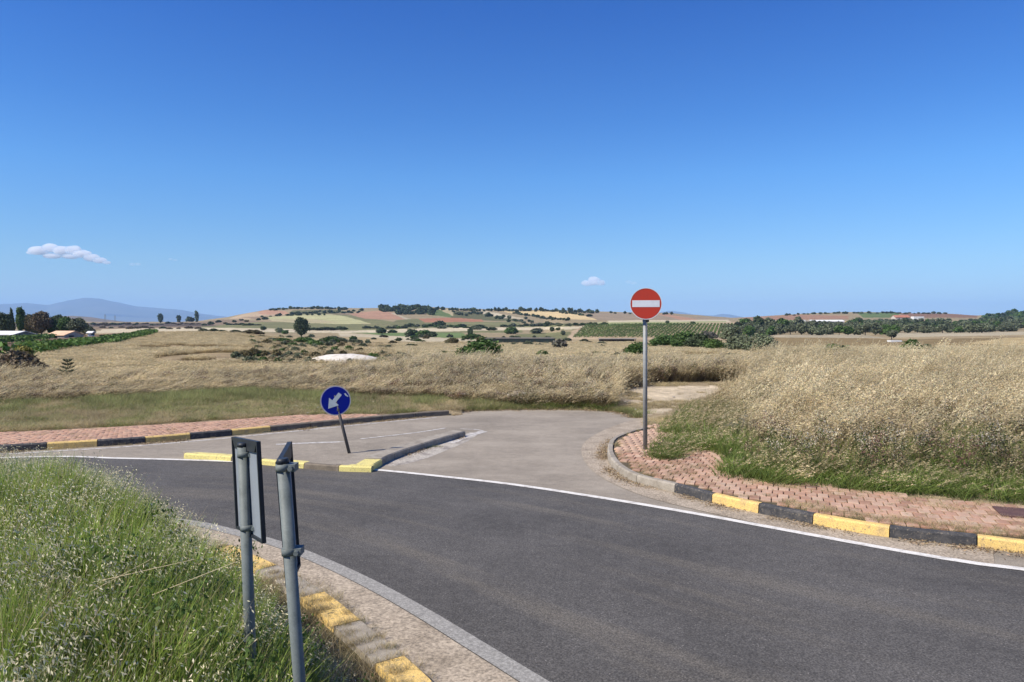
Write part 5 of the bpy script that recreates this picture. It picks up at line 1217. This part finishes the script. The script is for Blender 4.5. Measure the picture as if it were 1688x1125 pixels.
# ------------------------------------------------------------------ buildings and small far things
BM = {k: worn(k, c, [q*.7 for q in c], s, .45, .75, 3, bstr=0, tint=.08) for k, c, s in (('whitewash', (.74,.73,.70), .4), ('grey_wall', (.20,.20,.20), .4), ('peach_tiles', (.72,.47,.30), .5), ('net', (.030,.045,.040), .3), ('netpost', (.05,.04,.035), 1), ('plank', (.30,.27,.23), .5), ('red_roof', (.40,.17,.11), .5), ('dark_open', (.03,.03,.03), .5), ('plaster', (.50,.45,.38), .5))}
def barn(name, px0, px1, py_base, D, h_eave, h_ridge, depth, wall, roof, label, gable_grey=False, windows=2, rz=0):
    x0, _, z = at(px0, py_base, D); x1 = at(px1, py_base, D)[0]; w = x1-x0; r_ = empty(name, ((x0+x1)/2, D+depth/2, z), rz); tag(r_, label, 'building')
    mb = MB(); hx = w/2; hy = depth/2
    mb.add([(-hx,-hy,-1.5),(hx,-hy,-1.5),(hx,hy,-1.5),(-hx,hy,-1.5),(-hx,-hy,h_eave),(hx,-hy,h_eave),(hx,hy,h_eave),(-hx,hy,h_eave),(-hx,0,h_ridge),(hx,0,h_ridge)],
           [(0,1,5,4),(2,3,7,6),(1,2,6,9,5),(3,0,4,8,7)]); mb.build('wall', wall, r_)
    mb = MB(); o_ = .3; t_ = .12
    mb.add([(-hx-o_,-hy-o_,h_eave-.1),(hx+o_,-hy-o_,h_eave-.1),(hx+o_,0,h_ridge+.05),(-hx-o_,0,h_ridge+.05),(hx+o_,hy+o_,h_eave-.1),(-hx-o_,hy+o_,h_eave-.1),
            (-hx-o_,-hy-o_,h_eave-.1+t_),(hx+o_,-hy-o_,h_eave-.1+t_),(hx+o_,0,h_ridge+.05+t_),(-hx-o_,0,h_ridge+.05+t_),(hx+o_,hy+o_,h_eave-.1+t_),(-hx-o_,hy+o_,h_eave-.1+t_)],
           [(6,7,8,9),(9,8,10,11),(0,3,2,1),(3,5,4,2),(0,1,7,6),(4,5,11,10),(1,2,8,7),(2,4,10,8),(3,0,6,9),(5,3,9,11)]); mb.build('roof', roof, r_)
    for k in range(windows):
        xx = -hx + w*(k+1)/(windows+1); mb = MB(); mb.box((xx, -hy-.04, h_eave*.5), (.9, .1, .9)); mb.build('window', BM['dark_open'], r_)
    mb = MB(); mb.box((hx+.03, -hy*.3, h_eave*.4), (.08, 1.4, h_eave*.8)); mb.build('door', BM['dark_open'], r_)
    return r_
barn('barn', -46, 34, 557.5, 172, .8, 1.45, 6, BM['grey_wall'], BM['whitewash'], 'long low barn with white roof and grey gable before the left grove', windows=0, rz=-.25)
barn('shed', 78, 115, 556, 176, .45, 1.3, 5.5, BM['plaster'], BM['peach_tiles'], 'low shed with a peach-coloured roof before the left grove', windows=1, rz=-.3)
barn('farmhouse', 1476, 1500, 528.5, 640, 2.6, 4.4, 8, BM['plaster'], BM['red_roof'], 'farmhouse with red tiled roof among the trees on the right hill', windows=3)
x_, y_, z_ = at(1512, 527, 650); mb = MB(); mb.box((0, 0, 1.3), (9, 5, 2.6)); a_ = mb.build('annex', BM['whitewash']); a_.location = (x_, y_, z_); tag(a_, 'small white flat annex at the right end of the red-roofed farmhouse', 'building')
barn('shed', 1338, 1392, 533, 560, 1.3, 2.3, 9, BM['plaster'], BM['whitewash'], 'long pale roofed shed above the olive grove on the right', windows=3)
# small vaulted white store
x_, y_, z_ = at(1322, 531.5, 560); mb = MB(); n_ = 10; V = []
for e_ in (-3, 3): V += [(2.6*math.cos(math.pi*q/n_), e_, 2.2*math.sin(math.pi*q/n_)) for q in range(n_+1)]
mb.add(V, [(q, q+1, n_+2+q, n_+1+q) for q in range(n_)] + [tuple(range(n_+1)), tuple(range(n_+1, 2*n_+2))[::-1]])
a_ = mb.build('polytunnel', BM['whitewash']); a_.location = (x_, y_, z_-.2); tag(a_, 'little white rounded polytunnel left of the long pale shed', 'polytunnel')
x_, y_, z_ = at(148, 552.5, 178); barn('hut', 144.5, 151, 552.5, 178, .5, .75, 1.2, BM['whitewash'], BM['whitewash'], 'tiny white hut at the right end of the left grove', windows=0)
# low white wall right of barn
x0, y0, z0 = at(40, 555, 180); x1 = at(66, 555, 180)[0]; mb = MB(); mb.box(((x1-x0)/2, 0, .05), (x1-x0, .3, .5)); a_ = mb.build('low_wall', BM['whitewash']); a_.location = (x0, y0, z0); tag(a_, 'low white wall between the barn and the peach-roofed shed', 'wall')
# long dark netting fence with posts
xa, ya, za = hit(796, 567.5); xb, yb, zb = hit(915, 566.5); D = ya; xa = (796-CX)/F*D; xb = (915-CX)/F*D; hN = 9.5/F*D
r_ = empty('netting_fence', (xa, D, za)); tag(r_, 'long dark green shade netting enclosure in the middle of the dry field', 'fence'); Ln = xb-xa; nn = 14
for k in range(nn):
    mb = MB(); mb.box((Ln*(k+.5)/nn, 0, hN*.48+random.uniform(-.03, .03)), (Ln/nn*.93, .05, hN*.9)); mb.build('net_panel', BM['net'], r_)
for k in range(nn+1):
    mb = MB(); mb.box((Ln*k/nn, .0, hN*.5), (.12, .14, hN*1.04+random.uniform(0, .1))); mb.build('post', BM['netpost'], r_)
mb = MB(); mb.box((Ln/2, 0, hN*1.0), (Ln, .18, .14)); mb.box((Ln/2, 6, hN*1.0), (Ln, .18, .14)); mb.build('top_rail', BM['plank'], r_)
mb = MB(); mb.box((Ln/2, 6, hN*.5), (Ln, .05, hN)); mb.box((0, 3, hN*.5), (.05, 6, hN)); mb.box((Ln, 3, hN*.5), (.05, 6, hN)); mb.build('rear_netting', BM['net'], r_)
# low pale flat-roofed shelter by the vineyard
xa, ya, za = hit(988, 565); w_ = 62/F*ya; r_ = empty('shelter', (xa, ya, za)); tag(r_, 'low open shelter with a pale flat roof at the foot of the vineyard', 'shelter')
mb = MB(); mb.box((w_/2, 1.5, 6/F*ya), (w_, 3.5, .2)); mb.build('roof', BM['plank'], r_)
mb = MB(); mb.box((w_/2, 3, 3/F*ya), (w_*.96, .1, 5.6/F*ya)); mb.build('back_wall', BM['netpost'], r_)
for k in range(6): mb = MB(); mb.box((w_*(k+.1)/5.3, 0, 3/F*ya), (.15, .15, 6/F*ya)); mb.build('post', BM['netpost'], r_)
xa, ya, za = hit(1475, 564); mb = MB(); mb.box((0, 0, .12), (19/F*ya, 1.4, .5)); a_ = mb.build('concrete_trough', BM['whitewash']); a_.location = (xa, ya, za); tag(a_, 'pale concrete trough lying in the brown field right of centre', 'trough')
# white gravel heap
gx, gy = at(570, 606, 46)[:2]; gz = float(ground(np.array([gx]), np.array([gy]))[0]); u_, v_ = np.meshgrid(np.linspace(-1, 1, 50), np.linspace(-1, 1, 24)); rr2 = np.hypot(u_, v_)
hz = .68*np.clip(1-rr2**2, 0, 1)**.8*(.8+.3*fbm(u_*3, v_*3)) - .1 + np.where(u_ < 0, -.0, 0)*u_; V = np.stack([(u_*2.9).ravel(), (v_*1.4).ravel(), hz.ravel()], 1); n_ = 50
Fc = np.array([(r*n_+c, r*n_+c+1, (r+1)*n_+c+1, (r+1)*n_+c) for r in range(23) for c in range(49)])
a_ = mesh_obj('gravel_heap', V, Fc, worn('white_gravel', (.62,.57,.49), (.38,.33,.26), 3, .5, .75, 25, tint=.2), smooth=True); a_.location = (gx, gy, gz); stuff(a_, 'low heap of whitish gravel behind the dry weeds', 'gravel heap')
# pylons and mast
def pylon(px, py, hpx, D, label, name='pylon'):
    x_, y_, z_ = at(px, py, D); h = hpx/F*D; mb = MB(); w = h*.10; t_ = h*.012
    for a_ in (-1, 1):
        for b_ in (-1, 1): mb.tube((a_*w, b_*w, 0), (a_*w*.15, b_*w*.15, h), t_, t_*.7, 4)
    for k in range(5):
        z0_ = h*k/5; z1_ = h*(k+1)/5; f0 = 1-.85*k/5; f1 = 1-.85*(k+1)/5
        mb.tube((-w*f0, -w*f0, z0_), (w*f1, -w*f1, z1_), t_*.6, None, 4); mb.tube((w*f0, -w*f0, z0_), (-w*f1, -w*f1, z1_), t_*.6, None, 4)
    a_ = mb.build(name, M['steelpole']); a_.location = (x_, y_, z_); 
    for zz in (.72, .85): mb = MB(); mb.tube((-h*.13, 0, h*zz), (h*.13, 0, h*zz), t_, None, 4); mb.build('crossarm', M['steelpole'], a_)
    tag(a_, label, 'pylon'); return a_
pylon(173.5, 532, 14, 1800, 'left of two thin pylons before the blue mountains'); pylon(190, 532, 12, 1900, 'right of two thin pylons before the blue mountains')
x_, y_, z_ = at(652, 514, 1150); mb = MB(); mb.tube((0, 0, 0), (0, 0, 12.5), .16, .08, 6); a_ = mb.build('mast', M['steelpole']); a_.location = (x_, y_, z_); tag(a_, 'thin mast rising from the central hilltop wood', 'mast')
mb = MB(); mb.tube((-.9, 0, 11.2), (.9, 0, 11.2), .1, None, 4); mb.tube((0, 0, 12.4), (0, 0, 13.4), .25, .1, 6); mb.build('antenna', M['steelpole'], a_)
# scattered whitish stones on the left verge
sm = worn('pale_stone', (.55,.51,.45), (.38,.34,.29), 9, .5, .75, 60)
def stone_mesh():
    bm = bmesh.new(); bmesh.ops.create_icosphere(bm, subdivisions=1, radius=.5)
    for v in bm.verts: v.co *= random.uniform(.75, 1.15); v.co.z *= .6
    me = bpy.data.meshes.new('stone'); bm.to_mesh(me); bm.free(); me.materials.append(sm); return me
stm = [stone_mesh() for _ in range(4)]
for (px, py, s_) in ((478,671,7),(489,671,8),(500,669,9),(511,671,8),(521,670,7),(531,672,6),(524,673,5),(595,663,8),(604,668,7),(616,664,8),(630,668,5),(655,671,5),(466,682,5),(483,675,5),(508,682,6),(556,676,5),(1009,686,6),(1030,664,5),(1110,655,6),(1048,676,5)):
    x_, y_ = unp(px, py, .1); o = obj_of('stone', random.choice(stm)); o.location = (x_, y_, float(ground(np.array([x_]), np.array([y_]))[0])+.03); d_ = s_/F*y_; o.scale = (d_, d_*.8, d_*.6); o.rotation_euler = (0, 0, random.uniform(0, 6))
    grp = 'whitish stones behind the blue sign' if px < 700 else 'whitish stones on the dirt patch'
    tag(o, 'small whitish stone on the verge behind the blue sign' if px < 700 else 'small whitish stone on the bare dirt patch', 'stone', grp)

# ------------------------------------------------------------------ haze and clouds
def haze():
    mb = MB(); mb.box((0, 6000, 220), (28000, 24000, 470)); m = bpy.data.materials.new('haze'); m.use_nodes = True; nt = m.node_tree; nt.nodes.clear()
    v = nt.nodes.new('ShaderNodeVolumePrincipled'); v.inputs['Color'].default_value = (.42, .66, 1.0, 1); v.inputs['Density'].default_value = HAZE; v.inputs['Anisotropy'].default_value = 0.0
    o_ = nt.nodes.new('ShaderNodeOutputMaterial'); nt.links.new(v.outputs[0], o_.inputs['Volume']); o = mb.build('haze', m); o['kind'] = 'stuff'; return o
HAZE = 0.8e-4
hz_o = haze()
def cloud(px0, px1, py0, py1, D, blobs, label, dens=.02):
    cx_, cy_ = (px0+px1)/2, (py0+py1)/2; x_, y_, z_ = at(cx_, cy_, D); W_ = (px1-px0)/F*D; H_ = (py1-py0)/F*D
    r = []; bm = bmesh.new()
    for (u_, v_, s_, sz) in blobs:
        bm2 = bmesh.ops.create_icosphere(bm, subdivisions=3, radius=1.0)
        for v in bm2['verts']:
            n_ = float(fbm(np.array([v.co.x*2+u_*9]), np.array([v.co.z*2+v.co.y+v_*7]))[0])-.5; v.co *= 1+.5*n_
            v.co = Vector((v.co.x*s_*W_ + u_*W_, v.co.y*s_*W_*.6, v.co.z*sz*H_ + v_*H_))
    me = bpy.data.meshes.new('cloud'); bm.to_mesh(me); bm.free()
    m = bpy.data.materials.new('cloud'); m.use_nodes = True; nt = m.node_tree; nt.nodes.clear(); v = nt.nodes.new('ShaderNodeVolumePrincipled'); v.inputs['Color'].default_value = (1, 1, 1, 1); v.inputs['Density'].default_value = dens
    o_ = nt.nodes.new('ShaderNodeOutputMaterial'); nt.links.new(v.outputs[0], o_.inputs['Volume']); me.materials.append(m)
    o = bpy.data.objects.new('cloud', me); COL.objects.link(o); o.location = (x_, y_, z_); tag(o, label, 'cloud'); return o
CL = [(-.36,.14,.13,.20), (-.22,.26,.10,.22), (-.08,.14,.12,.22), (.05,.16,.10,.22), (-.2,-.10,.12,.12), (.15,.0,.12,.18), (.02,-.12,.11,.12), (.27,-.18,.10,.18), (.37,-.3,.09,.14), (.45,-.4,.05,.08), (-.46,.05,.06,.08)]
cloud(48, 184, 401, 437, 12000, CL, 'long white cloud above the blue mountains on the left', .018)
cloud(213, 235, 432, 441, 12000, [(-.2,0,.25,.3), (.2,.05,.25,.3)], 'tiny white cloud puff right of the long cloud', .005)
cloud(277, 296, 425, 432, 12000, [(-.2,.1,.22,.3), (.2,-.1,.22,.25)], 'faintest small cloud farthest right of the long cloud', .004)
cloud(957, 1001, 456, 474, 12000, [(-.28,-.12,.2,.28), (0,.1,.24,.4), (.25,-.08,.18,.28), (-.1,-.1,.3,.25)], 'small bright cloud left of the red sign disc', .02)
cloud(1029, 1052, 461, 472, 12000, [(-.2,.1,.25,.25), (.15,-.05,.25,.25)], 'faint small cloud touching the upper left of the red sign disc', .004)

# ------------------------------------------------------------------ labels: alike neighbours are told apart by their order from the left
def ordn(n): return '%d%s' % (n, 'th' if 10 <= n % 100 <= 20 else {1: 'st', 2: 'nd', 3: 'rd'}.get(n % 10, 'th'))
bylab = {}
for o in list(COL.objects):
    if o.parent is None and 'category' in o and o.get('kind') != 'stuff': bylab.setdefault(o['label'], []).append(o)
for lab, os_ in bylab.items():
    if len(os_) < 2: continue
    os_.sort(key=lambda o: float(proj(o.location.x, o.location.y, o.location.z)[0]))
    words = lab.split()
    if len(words) > 12: words = words[:12]
    for k, o in enumerate(os_):
        if 'group' not in o: o['group'] = ' '.join(words[:8])
        o['label'] = ' '.join(words) + (', leftmost of its line' if k == 0 else ', rightmost of its line' if k == len(os_)-1 else ', %s from the left' % ordn(k+1))
